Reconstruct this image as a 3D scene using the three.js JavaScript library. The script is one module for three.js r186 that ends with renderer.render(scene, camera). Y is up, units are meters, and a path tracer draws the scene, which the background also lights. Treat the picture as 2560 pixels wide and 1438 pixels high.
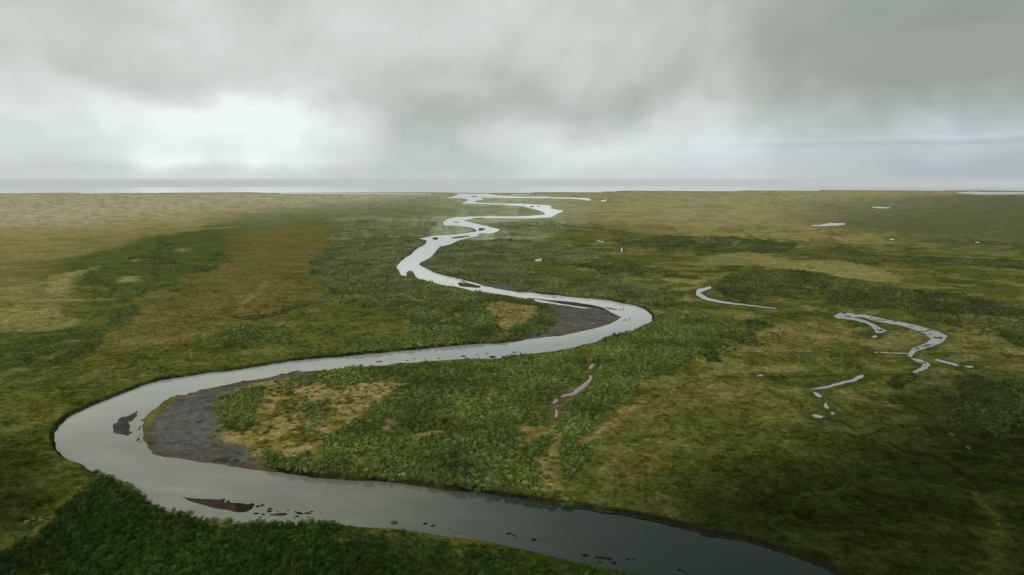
import * as THREE from 'three';
import { mergeGeometries } from 'three/addons/utils/BufferGeometryUtils.js';

// ------------------------------------------------------------------ camera, sky, sun, air, exposure
const W = 2560, HH = 1438, F = 1762, PITCH = 8.74 * Math.PI / 180, ALT = 120;
const scene = new THREE.Scene();
const camera = new THREE.PerspectiveCamera(2 * Math.atan(HH / 2 / F) * 180 / Math.PI, W / HH, 1, 120000);
camera.position.set(0, ALT, 0);
camera.rotation.set(-PITCH, 0, 0);
scene.add(camera);
const renderer = new THREE.WebGLRenderer({ antialias: true });
renderer.toneMapping = THREE.LinearToneMapping;
renderer.toneMappingExposure = 1.0;
renderer.shadowMap.enabled = true;

const sun = new THREE.DirectionalLight(0xfff3e2, 1.3);
sun.position.set(-900, 1500, 500); sun.target.position.set(0, 0, -600);
sun.shadow.radius = 50; sun.castShadow = true;
sun.shadow.camera.left = sun.shadow.camera.bottom = -1500; sun.shadow.camera.right = sun.shadow.camera.top = 1500; sun.shadow.camera.far = 6000;
scene.add(sun, sun.target);
scene.fog = new THREE.FogExp2(0xdfe6e6, 0.000018);

// ------------------------------------------------------------------ numbers and noise
const clamp = (x, a = 0, b = 1) => x < a ? a : x > b ? b : x;
const sstep = (a, b, x) => { const t = clamp((x - a) / (b - a)); return t * t * (3 - 2 * t); };
const mix = (a, b, t) => a + (b - a) * t;
function makeRng(seed) { let s = seed >>> 0; return () => { s = (s + 0x6D2B79F5) >>> 0; let t = Math.imul(s ^ (s >>> 15), 1 | s); t = (t + Math.imul(t ^ (t >>> 7), 61 | t)) ^ t; return ((t ^ (t >>> 14)) >>> 0) / 4294967296; }; }
const hash = (i, j) => { let h = Math.imul(i, 374761393) + Math.imul(j, 668265263) | 0; h = Math.imul(h ^ (h >>> 13), 1274126177); return ((h ^ (h >>> 16)) >>> 0) / 4294967296; };
function vnoise(x, y) {
  const i = Math.floor(x), j = Math.floor(y), u = x - i, v = y - j, a = u * u * (3 - 2 * u), b = v * v * (3 - 2 * v);
  const p = hash(i, j), q = hash(i + 1, j), r = hash(i, j + 1), s = hash(i + 1, j + 1);
  return (p + (q - p) * a) * (1 - b) + (r + (s - r) * a) * b;
}
function fbm(x, y, n = 4, gain = 0.5) { let s = 0, a = 1, t = 0; for (let k = 0; k < n; k++) { s += a * vnoise(x, y); t += a; a *= gain; const nx = x * 1.62 - y * 1.26 + 17.3; y = x * 1.26 + y * 1.62 - 9.1; x = nx; } return s / t; }

// ------------------------------------------------------------------ sky: an overcast layer, computed by direction
const cp = Math.cos(PITCH), sp = Math.sin(PITCH), DEG = 180 / Math.PI;
function dirOf(px, py) {                                   // the direction of a point of the photograph
  const x = (px - W / 2) / F, y = (HH / 2 - py) / F, z = -1;
  return [x, y * cp + z * sp, z * cp - y * sp];
}
const azel = (px, py) => { const d = dirOf(px, py); return [Math.atan2(d[0], -d[2]) * DEG, Math.atan2(d[1], Math.hypot(d[0], d[2])) * DEG]; };
const lin = (c) => c <= 0.04045 ? c / 12.92 : ((c + 0.055) / 1.055) ** 2.4;
{
  const cloud = (px, py, rx, ry, d, soft = 1) => { const [a, e] = azel(px, py); return { a, e, rx: rx / 29, ry: ry / 29, d, soft }; };
  const marks = [
    cloud(560, 322, 250, 66, 0.125), cloud(640, 310, 170, 34, 0.05), cloud(500, 385, 260, 40, 0.04), cloud(2420, 60, 330, 120, -0.06), cloud(430, 120, 95, 75, 0.045), cloud(530, 115, 80, 70, 0.035), cloud(90, 300, 180, 55, 0.05), cloud(90, 195, 90, 80, 0.03),
    cloud(560, 398, 260, 9, 0.035), cloud(1770, 300, 85, 60, 0.085), cloud(1500, 385, 230, 70, 0.1), cloud(1950, 400, 240, 45, 0.03), cloud(2440, 265, 120, 75, 0.06), cloud(2080, 250, 160, 70, 0.03),
    cloud(330, 205, 150, 70, -0.035), cloud(620, 190, 220, 60, -0.02), cloud(1230, 300, 260, 90, -0.13), cloud(1000, 365, 180, 70, -0.05), cloud(1620, 310, 120, 75, -0.045), cloud(2100, 130, 320, 110, -0.08),
    cloud(2350, 353, 420, 5, -0.05), cloud(2400, 341, 400, 5, 0.03), cloud(350, 425, 420, 11, -0.025), cloud(1890, 340, 120, 60, -0.03), cloud(2250, 400, 380, 25, -0.025),
  ];
  const NX = 2048, NY = 1024, sky = new Float32Array(NX * NY * 4);
  for (let j = 0; j < NY; j++) for (let i = 0; i < NX; i++) {
    const el = ((j + 0.5) / NY - 0.5) * 180, th = ((i + 0.5) / NX - 0.5) * 2 * Math.PI;
    let az = th * DEG + 90; if (az > 180) az -= 360;
    const e = Math.max(el, 0), ce = Math.cos(e / DEG), dx = ce * Math.cos(th), dy = Math.sin(e / DEG), dz = ce * Math.sin(th);
    const q = 1 / (dy + 0.22), n1 = fbm(dx * q * 1.1 + 5.1, dz * q * 1.1 + 2.7, 5), n2 = fbm(dx * q * 3.4 + 31, dz * q * 3.4 - 12, 5), n3 = fbm(az * 0.1 + 300 + el * 0.03, el * 0.13, 4);
    const right = sstep(2, 40, az) * (1 - sstep(95, 170, Math.abs(az))), upper = sstep(1.5, 8, e);
    let g = mix(0.815, 0.852, sstep(0.3, 3, e)) - 0.012 * upper - right * mix(0.09, 0.235, upper) - (1 - right) * 0.02 * sstep(18, 40, e) - 0.07 * sstep(30, 75, e) - 0.035 * sstep(-20, -38, az) * upper;
    const n4 = fbm(az * 0.4 + n3 * 4 + 900 - el * 0.12, el * 0.2 + n3 * 3, 5); g += (n1 - 0.5) * 0.1 * mix(0.4, 1, upper) + (n2 - 0.5) * 0.05 * upper + (n3 - 0.5) * 0.095 * sstep(0.8, 4, e) + (n4 - 0.5) * 0.07 * sstep(0.8, 4, e) - 0.012 * upper;
    const wx = (fbm(az * 0.16 + 40, el * 0.24 + 9, 4) - 0.5) * 9, wy = (fbm(az * 0.16 - 70, el * 0.24 + 60, 4) - 0.5) * 6;
    for (const m of marks) {
      const k = Math.min(1, m.ry * 0.6), u = (az + wx * k - m.a) / m.rx, v = (el + wy * k - m.e) / m.ry, s = u * u + v * v;
      if (s < 5) g += m.d * Math.exp(-s * 0.9);
    }
    g = Math.min(g, 0.965); if (g < 0.66) g = 0.66 - (0.66 - g) * 0.5; g = Math.max(g, 0.5);
    // thick cloud is a little greenish-yellow, thin bright cloud a little blue
    const cool = clamp((g - 0.74) * 3, -0.5, 1) * 0.5 + (1 - upper) * 0.42 + right * (1 - upper) * 0.95, dk = clamp((0.8 - g) * 5), o = (j * NX + i) * 4;
    sky[o] = lin(g * (0.99 - 0.03 * cool - 0.03 * dk)); sky[o + 1] = lin(g * (1.012 - 0.004 * cool + 0.01 * dk)); sky[o + 2] = lin(g * (0.985 + 0.03 * cool - 0.012 * dk)); sky[o + 3] = 1;
  }
  const t = new THREE.DataTexture(sky, NX, NY, THREE.RGBAFormat, THREE.FloatType);
  t.mapping = THREE.EquirectangularReflectionMapping; t.magFilter = t.minFilter = THREE.LinearFilter; t.needsUpdate = true;
  scene.background = t; scene.environment = t;
}

// ------------------------------------------------------------------ helpers for places and outlines
function ground(px, py, h = 1.6) { const d = dirOf(px, py), k = (ALT - h) / -d[1]; return [d[0] * k, d[2] * k]; }
function outline(flat, h = 1.6) { const o = []; for (let i = 0; i < flat.length; i += 2) o.push(ground(flat[i], flat[i + 1], h)); return o; }
function stroke(flat, h = 1.6) {                           // x, y, half-width triples along a line -> its outline
  const p = []; for (let i = 0; i < flat.length; i += 3) p.push(flat.slice(i, i + 3));
  const l = [], r = [];
  p.forEach(([x, y, w], i) => {
    const a = p[Math.max(0, i - 1)], b = p[Math.min(p.length - 1, i + 1)], tx = b[0] - a[0], ty = b[1] - a[1], n = Math.hypot(tx, ty) || 1;
    l.push(x - ty / n * w, y + tx / n * w); r.unshift(y - tx / n * w, x + ty / n * w);
  });
  const back = []; for (let i = 0; i < r.length; i += 2) back.push(r[i + 1], r[i]);
  return outline([...l, ...back], h);
}
function shape(pts) {
  let x0 = 1e9, x1 = -1e9, z0 = 1e9, z1 = -1e9;
  for (const [x, z] of pts) { x0 = Math.min(x0, x); x1 = Math.max(x1, x); z0 = Math.min(z0, z); z1 = Math.max(z1, z); }
  const n = pts.length, X = new Float64Array(n + 1), Z = new Float64Array(n + 1);
  for (let i = 0; i <= n; i++) [X[i], Z[i]] = pts[i % n];
  return { pts, n, X, Z, x0, x1, z0, z1 };
}
function dist(s, x, z, m = 60) {                           // metres to the outline, negative inside; m when farther than m
  if (x < s.x0 - m || x > s.x1 + m || z < s.z0 - m || z > s.z1 + m) return m;
  let best = 1e18, inside = false; const { X, Z, n } = s;
  for (let i = 0; i < n; i++) {
    const ax = X[i], az = Z[i], bx = X[i + 1], bz = Z[i + 1], ex = bx - ax, ez = bz - az;
    if ((az > z) !== (bz > z) && x < ex * (z - az) / ez + ax) inside = !inside;
    let t = ((x - ax) * ex + (z - az) * ez) / (ex * ex + ez * ez + 1e-9); t = t < 0 ? 0 : t > 1 ? 1 : t;
    const qx = ax + ex * t - x, qz = az + ez * t - z, d = qx * qx + qz * qz;
    if (d < best) best = d;
  }
  const d = Math.sqrt(best);
  return inside ? -d : Math.min(d, m);
}
const names = new Map();
function numbered(name) { const k = names.get(name) ?? 0; names.set(name, k + 1); return k ? name + '_' + String(k).padStart(3, '0') : name; }
function tag(o, label, category, group, kind) { o.userData.label = label; o.userData.category = category; if (group) o.userData.group = group; if (kind) o.userData.kind = kind; return o; }
function top(name, geometry, material) { const m = new THREE.Mesh(geometry, material); m.name = numbered(name); m.castShadow = m.receiveShadow = true; scene.add(m); return m; }
function grainTexture(size, seed, lo, hi, octaves) {       // tiling grain, multiplies the colour of a surface
  const d = new Uint8Array(size * size * 4), r = makeRng(seed), layers = octaves.map(([cells]) => { const g = new Float32Array(cells * cells); for (let i = 0; i < g.length; i++) g[i] = r(); return g; });
  for (let j = 0; j < size; j++) for (let i = 0; i < size; i++) {
    let s = 0, t = 0;
    octaves.forEach(([cells, a], k) => {
      const x = i / size * cells, y = j / size * cells, a0 = Math.floor(x), b0 = Math.floor(y), u = x - a0, v = y - b0, g = layers[k], at = (p, q) => g[(q % cells) * cells + p % cells];
      s += a * mix(mix(at(a0, b0), at(a0 + 1, b0), u), mix(at(a0, b0 + 1), at(a0 + 1, b0 + 1), u), v); t += a;
    });
    const v = 255 * mix(lo, hi, clamp((s / t - 0.5) * 1.7 + 0.5)), o = (j * size + i) * 4; d[o] = d[o + 1] = d[o + 2] = v; d[o + 3] = 255;
  }
  const t = new THREE.DataTexture(d, size, size); t.wrapS = t.wrapT = THREE.RepeatWrapping; t.magFilter = t.minFilter = THREE.LinearFilter; t.needsUpdate = true; return t;
}

// ------------------------------------------------------------------ the river, traced bank by bank
const riverPts = [
  ...outline([2400, 1760, 1900, 1545, 1760, 1482, 1632, 1438, 1583, 1427, 1523, 1415, 1463, 1402, 1415, 1390, 1366, 1378, 1318, 1368, 1270, 1358, 1222, 1350, 1165, 1344, 1117, 1338, 1069, 1328, 1021, 1322, 972, 1316, 920, 1312,
    860, 1305, 783, 1306, 723, 1308, 663, 1305, 603, 1306, 543, 1303, 502, 1296, 462, 1285, 422, 1272, 390, 1262, 370, 1250, 354, 1232, 322, 1214, 281, 1192, 245, 1177, 217, 1165, 181, 1151, 155, 1133], 1.6),
  ...outline([139, 1115, 135, 1101, 138, 1083, 149, 1065, 169, 1045, 197, 1029, 233, 1012, 273, 998, 313, 981, 362, 964, 402, 952, 462, 942, 522, 932, 583, 926, 643, 916, 723, 904, 804, 896, 860, 891, 922, 886, 960, 882, 1000, 878,
    1063, 872, 1125, 867, 1172, 862, 1250, 858, 1284, 854, 1317, 849, 1367, 844, 1400, 841, 1437, 833, 1473, 825, 1500, 818, 1523, 811, 1546, 799, 1554, 792, 1542, 788, 1530, 782, 1513, 778, 1473, 772, 1433, 767, 1406, 763, 1367, 758,
    1317, 750, 1284, 743, 1247, 737.5, 1208, 732, 1192, 732, 1167, 724, 1142, 718, 1117, 716, 1092, 711, 1067, 705, 1050, 701, 1037, 690, 1032, 678, 1018, 677, 1014, 693, 1003, 693, 1000, 685], 0),
  ...outline([991, 668, 1001, 652, 1024, 638, 1039, 623, 1052, 616.5, 1067, 608, 1067, 601, 1054, 598.5, 1046, 597, 1067, 593.5, 1085, 589, 1115, 588, 1142, 586, 1170, 582.7, 1190, 579.4, 1193, 576, 1183, 570.6, 1166, 567, 1140, 564,
    1116, 564, 1111, 564.5, 1107, 555, 1120, 546.6, 1142, 543, 1177, 541.5, 1231, 541, 1286, 541.5, 1330, 539.6, 1363, 536.7, 1361, 532, 1347, 525.8, 1321, 519, 1308, 515, 1271, 513.8, 1260, 511.6, 1221, 511, 1188, 509.4, 1153, 509,
    1166, 502.8, 1172, 499.5, 1159, 496.7, 1133, 495.8, 1111, 494.5, 1133, 492, 1143, 487.5, 1144, 484.6, 1223, 485, 1242, 488.4, 1297, 491.4, 1352, 492, 1417, 494, 1461, 495.2, 1479, 498, 1472, 502, 1464, 499.6, 1426, 496.6, 1406, 496.4,
    1352, 494.9, 1297, 495.8, 1242, 494.6, 1199, 494.2, 1210, 499, 1190, 501.7, 1187, 505, 1199, 507, 1253, 508.6, 1308, 509.6, 1352, 512, 1380, 514.4, 1376, 521, 1409, 527, 1396, 533, 1380, 542, 1367, 544, 1308, 546, 1221, 545.5,
    1177, 547, 1155, 551, 1177, 556.4, 1210, 564, 1238, 569.5, 1252, 574.6, 1236, 581.6, 1199, 589, 1170, 594.7, 1146, 601, 1129, 609, 1098, 619, 1089, 627.5, 1081, 641.7, 1061, 650.5, 1048, 656, 1048, 663.6, 1061, 670, 1085, 681], 0),
  ...outline([1111, 689, 1142, 695, 1167, 702, 1184, 706, 1200, 712, 1217, 717, 1237, 722, 1267, 727, 1292, 731, 1334, 732, 1359, 736, 1400, 739, 1420, 742, 1460, 745, 1500, 748.5, 1526, 751, 1559, 758.5, 1592, 764.5, 1612, 773, 1626, 784,
    1631, 792], 0),
  ...outline([1628, 801, 1614, 809, 1603, 813, 1588, 821, 1576, 829, 1557, 833, 1530, 839.5, 1506, 849, 1494, 855.5, 1476, 859, 1460, 861, 1437, 867, 1400, 874, 1330, 884, 1260, 894, 1207, 896, 1180, 893, 1126, 895, 1086, 899, 1040, 902,
    993, 904, 969, 908, 922, 910, 891, 914, 860, 916], 1.2),
  ...outline([747, 931, 691, 939, 639, 948, 604, 954, 561, 962, 500, 976, 460, 990, 425, 998, 397, 1015, 375, 1028, 360, 1045, 354, 1063, 352, 1080, 355, 1095, 367, 1122, 384, 1135, 409, 1142, 460, 1151, 500, 1158, 552, 1163, 604, 1171,
    639, 1176, 656, 1178, 700, 1185, 750, 1191, 800, 1195, 860, 1199, 920, 1203, 981, 1208, 1061, 1216, 1161, 1230, 1202, 1234, 1262, 1244, 1322, 1252, 1382, 1260, 1443, 1266, 1503, 1278, 1583, 1291, 1664, 1308, 1720, 1321, 1780, 1340,
    1861, 1356, 1941, 1378, 2001, 1399, 2046, 1419, 2082, 1438, 2200, 1490, 2330, 1555, 2700, 1760], 0),
];
const river = shape(riverPts);

// low gravel shores, where the land slides into the water instead of ending in a bank
const nearBar = shape(outline([760, 930, 640, 946, 560, 960, 490, 976, 440, 990, 400, 1008, 365, 1028, 345, 1060, 340, 1090, 360, 1130, 400, 1150, 470, 1160, 560, 1172, 640, 1182, 660, 1176, 632, 1160, 612, 1130, 595, 1108, 570, 1098, 548, 1088, 556, 1062, 542, 1040, 548, 1015, 552, 995, 580, 978, 640, 960, 720, 944, 780, 936], 0.7));
const farBar = shape(outline([1300, 742, 1340, 752, 1400, 760, 1470, 770, 1535, 781, 1562, 790, 1550, 802, 1520, 816, 1480, 826, 1400, 845, 1296, 856, 1310, 846, 1340, 832, 1372, 815, 1396, 796, 1397, 782, 1370, 766, 1340, 757], 0.5));
const softShores = [nearBar, farBar,
  shape(outline([1183, 703, 1240, 708, 1290, 717, 1330, 728, 1345, 736, 1290, 736, 1230, 724, 1190, 712], 0.4)),
  shape(outline([1010, 672, 1036, 672, 1045, 692, 1052, 706, 1010, 698], 0.4)),
  shape(outline([1040, 650, 1075, 640, 1082, 652, 1070, 668, 1090, 684, 1060, 680, 1040, 666], 0.4)),
  shape(outline([1140, 565, 1165, 565, 1196, 570, 1200, 578, 1175, 584, 1186, 574, 1166, 569], 0.4)),
  shape(outline([860, 908, 1000, 900, 1180, 890, 1210, 892, 1260, 890, 1240, 900, 1100, 905, 900, 920, 760, 936, 740, 928], 0.8)),
];

// ponds and little streams: [kind, label, category, outline]
const PL = 1.3;
const waters = [
  ['pond', 'long pale tundra pond in the tan plain, the nearer of the two upper ponds', 'pond', outline([2015, 564, 2050, 562, 2075, 557.5, 2110, 558, 2119, 560.5, 2090, 564, 2050, 566], PL)],
  ['pond', 'narrow pale pond on the plain between the long pond and the far lake', 'pond', outline([2172, 517.4, 2200, 516.6, 2234, 520, 2200, 521.2], PL)],
  ['pond', 'far lake with a dark farther shore under the sea on the right horizon', 'lake', outline([2387, 482, 2412, 480, 2440, 478.6, 2452, 480.2, 2560, 480, 2660, 480, 2660, 486, 2560, 486, 2440, 486.3, 2410, 484], PL)],
  ['pond', 'tiny round pond below the long pond on the tan plain', 'pond', outline([2225, 597.4, 2236, 597, 2236, 600, 2226, 600.4], PL)],
  ['pond', 'tiny pond ringed by dark vegetation at the right of the plain', 'pond', outline([2437, 605, 2447, 604.6, 2449, 607, 2440, 607.4], PL)],
  ['pond', 'small white kite-shaped pond in the green plain beside the middle bend', 'pond', outline([1336, 651, 1345, 646, 1356, 645.5, 1350, 653, 1341, 654], PL)],
  ['pond', 'tiny left one of two neighbouring pools above the kite-shaped pond', 'pond', outline([1492, 601.4, 1499, 601, 1500, 603.4, 1494, 603.6], PL)],
  ['pond', 'tiny right one of two neighbouring pools above the kite-shaped pond', 'pond', outline([1502, 603, 1510, 602.6, 1510, 605, 1503, 605], PL)],
  ['pond', 'thin upright pool in the green hollow right of the two tiny pools', 'pond', outline([1553.6, 619, 1554.8, 619, 1556.4, 628, 1554.6, 630, 1553.2, 627], PL)],
  ['pond', 'small pale pool right of the far tidal creek near the horizon', 'pond', outline([1502, 501, 1517, 499, 1517, 502, 1504, 503.4], PL)],
  ['pond', 'thin bright lagoon behind the dark barrier spit along the horizon', 'lagoon', outline([590, 484.4, 640, 483.2, 800, 482.8, 1000, 483, 1140, 483.4, 1150, 485, 1000, 485, 800, 484.8, 690, 484.8], 0.6)],
  ['pond', 'short tidal pool on the far flats above the estuary mouth', 'pond', outline([1272, 486.4, 1300, 486, 1326, 486.4, 1322, 488, 1280, 488], 0.6)],
  ['stream', 'curved silver stream that trails into a thread in the right meadow', 'stream', stroke([1777, 718, 2.4, 1764, 722, 3, 1745, 728, 5, 1744, 734, 4.4, 1760, 743, 4, 1768, 747, 3, 1800, 754, 2.1, 1836, 759, 1.5, 1880, 764, 1.1, 1915, 768, 0.8, 1940, 770.5, 0.5], PL)],
  ['stream', 'broad braided stream bend with pale pools in the right meadow', 'stream', outline([2107, 781, 2083, 790, 2096, 796, 2112, 796, 2142, 801, 2170, 809, 2184, 819, 2191, 833, 2202, 831, 2216, 827, 2205, 822, 2187, 811, 2163, 801, 2125, 792, 2160, 793, 2187, 802, 2222, 808, 2258, 814, 2293, 826, 2317, 834, 2328, 847, 2318, 857, 2286, 870, 2272, 881, 2271, 889, 2278, 892, 2279, 887, 2293, 876, 2328, 865, 2358, 853, 2367, 840, 2346, 829, 2303, 816, 2258, 806, 2208, 797, 2170, 788], PL)],
  ['stream', 'hooked stream reach just below the broad braided bend', 'stream', outline([2277, 895, 2303, 899, 2325, 910, 2318, 921, 2293, 931, 2282, 931, 2303, 920, 2311, 911, 2294, 903], PL)],
  ['stream', 'hair-thin side creek joining the foot of the braided bend', 'stream', stroke([2185, 880, 0.5, 2230, 882, 0.6, 2271, 883, 0.9], PL)],
  ['pond', 'sliver-shaped pool right of the hooked stream reach', 'pond', outline([2335, 899, 2345, 898, 2365, 903, 2402, 913, 2390, 914, 2360, 906], PL)],
  ['pond', 'little oval pool at the end of the sliver-shaped pool', 'pond', outline([2412, 915, 2432, 915, 2434, 918, 2420, 918], PL)],
  ['pond', 'small pool under the left arm of the braided stream bend', 'pond', outline([2180, 841, 2191, 839, 2193, 841, 2186, 844], PL)],
  ['stream', 'zigzag silver creek on the right meadow, its upper reach', 'stream', stroke([2158, 940, 4, 2148, 943, 3, 2134, 950, 2, 2110, 955, 1.9, 2082, 962, 1.9, 2070, 968, 1.7, 2048, 970, 1.7, 2034, 972, 1.5], PL)],
  ['pond', 'four-sided pool where the zigzag creek turns downhill', 'pond', outline([2035, 980, 2044, 982, 2053, 989, 2053, 993, 2042, 989], PL)],
  ['pond', 'thin crooked pool midway down the zigzag creek', 'pond', stroke([2064, 1008, 1.6, 2066, 1015, 3, 2068, 1020, 1.6], PL)],
  ['pond', 'small triangular pool at the lower turn of the zigzag creek', 'pond', outline([2080, 1028, 2087, 1034, 2079, 1036], PL)],
  ['pond', 'white wedge pool at the bottom end of the zigzag creek', 'pond', outline([2032, 1036, 2044, 1036, 2055, 1040, 2055, 1043, 2040, 1042], PL)],
  ['pond', 'tiny pool beside the dark clump west of the zigzag creek', 'pond', outline([1893, 940, 1900, 937, 1908, 936.5, 1904, 940], PL)],
  ['stream', 'muddy ditch pool winding between the willows on the near peninsula', 'stream', stroke([1484, 908, 2, 1478, 914, 3, 1474, 922, 1.4], PL)],
  ['stream', 'pinkish grey ditch water narrowing through the peninsula willows', 'stream', stroke([1478, 938, 1.6, 1475, 950, 3, 1466, 958, 3, 1458, 966, 4.5, 1445, 975, 4.5, 1434, 983, 2.4, 1414, 987, 1.6, 1404, 990, 1.4], PL)],
  ['stream', 'lowest dark pool of the ditch among the peninsula willows', 'stream', stroke([1392, 998, 3, 1386, 1004, 2.4, 1384, 1008, 1.4], PL)],
  ['stream', 'upright dull pool below the ditch in the peninsula willows', 'stream', stroke([1391, 1024, 2.2, 1391, 1036, 2.8, 1390, 1042, 1.6], PL)],
  ['pond', 'tiny left pool on the flats beside the middle bend', 'pond', outline([1113, 569, 1119, 568.6, 1120, 571, 1115, 572], 0.5)],
].map(([name, label, category, pts]) => ({ name, label, category, s: shape(pts), braid: label.includes('braided'), level: name === 'pond' && label.includes('horizon') && label.includes('lagoon') ? 0.35 : label.includes('tidal') || label.includes('middle bend') && label.includes('left pool') ? 0.35 : 1.1 }));

// dry or dark little channels in the meadow
const channels = [
  [stroke([2055, 1043, 2, 2075, 1048, 2, 2100, 1052, 2, 2120, 1062, 2.4, 2137, 1071, 2]), 1], [stroke([2053, 993, 2, 2066, 1008, 2, 2068, 1020, 2, 2082, 1030, 2]), 1], [stroke([2066, 995, 2, 2100, 1015, 2.4, 2130, 1035, 2.6, 2160, 1044, 2]), 0.8],
  [stroke([2118, 1083, 2.4, 2150, 1093, 3, 2185, 1084, 3, 2212, 1068, 3]), 1], [stroke([2262, 1059, 2.4, 2300, 1067, 3, 2343, 1068, 3.4, 2370, 1080, 4, 2400, 1092, 4, 2440, 1113, 5, 2480, 1122, 4, 2560, 1128, 4]), 0.8],
  [stroke([2222, 1105, 3, 2270, 1130, 5, 2330, 1136, 6, 2365, 1155, 6, 2410, 1185, 7, 2440, 1205, 7, 2470, 1235, 8]), 1], [stroke([1780, 938, 2, 1850, 944, 2, 1950, 942, 2.4, 2060, 938, 2.4, 2150, 936, 2, 2290, 935, 2]), 0.7],
  [stroke([1970, 1195, 3, 2020, 1220, 3, 2070, 1260, 4, 2110, 1290, 4, 2130, 1302, 4]), 0.8], [stroke([1700, 1033, 3, 1780, 1018, 3, 1870, 1005, 3, 1900, 980, 3]), 0.5], [stroke([2300, 960, 3, 2240, 985, 3, 2290, 1020, 3, 2340, 1045, 3]), 0.5],
  [stroke([1385, 555, 1.5, 1410, 562, 1.6, 1500, 572, 1.5, 1600, 584, 1.2]), 0.8], [stroke([1150, 624, 1.4, 1300, 622, 1.6, 1400, 618, 1.2, 1480, 612, 1]), 0.7], [stroke([2036, 777, 1.2, 2083, 790, 1.4]), 0.7], [stroke([2434, 918, 1.5, 2500, 927, 2, 2600, 936, 2]), 0.8],
].map(([p, k]) => ({ s: shape(p), k }));

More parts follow.
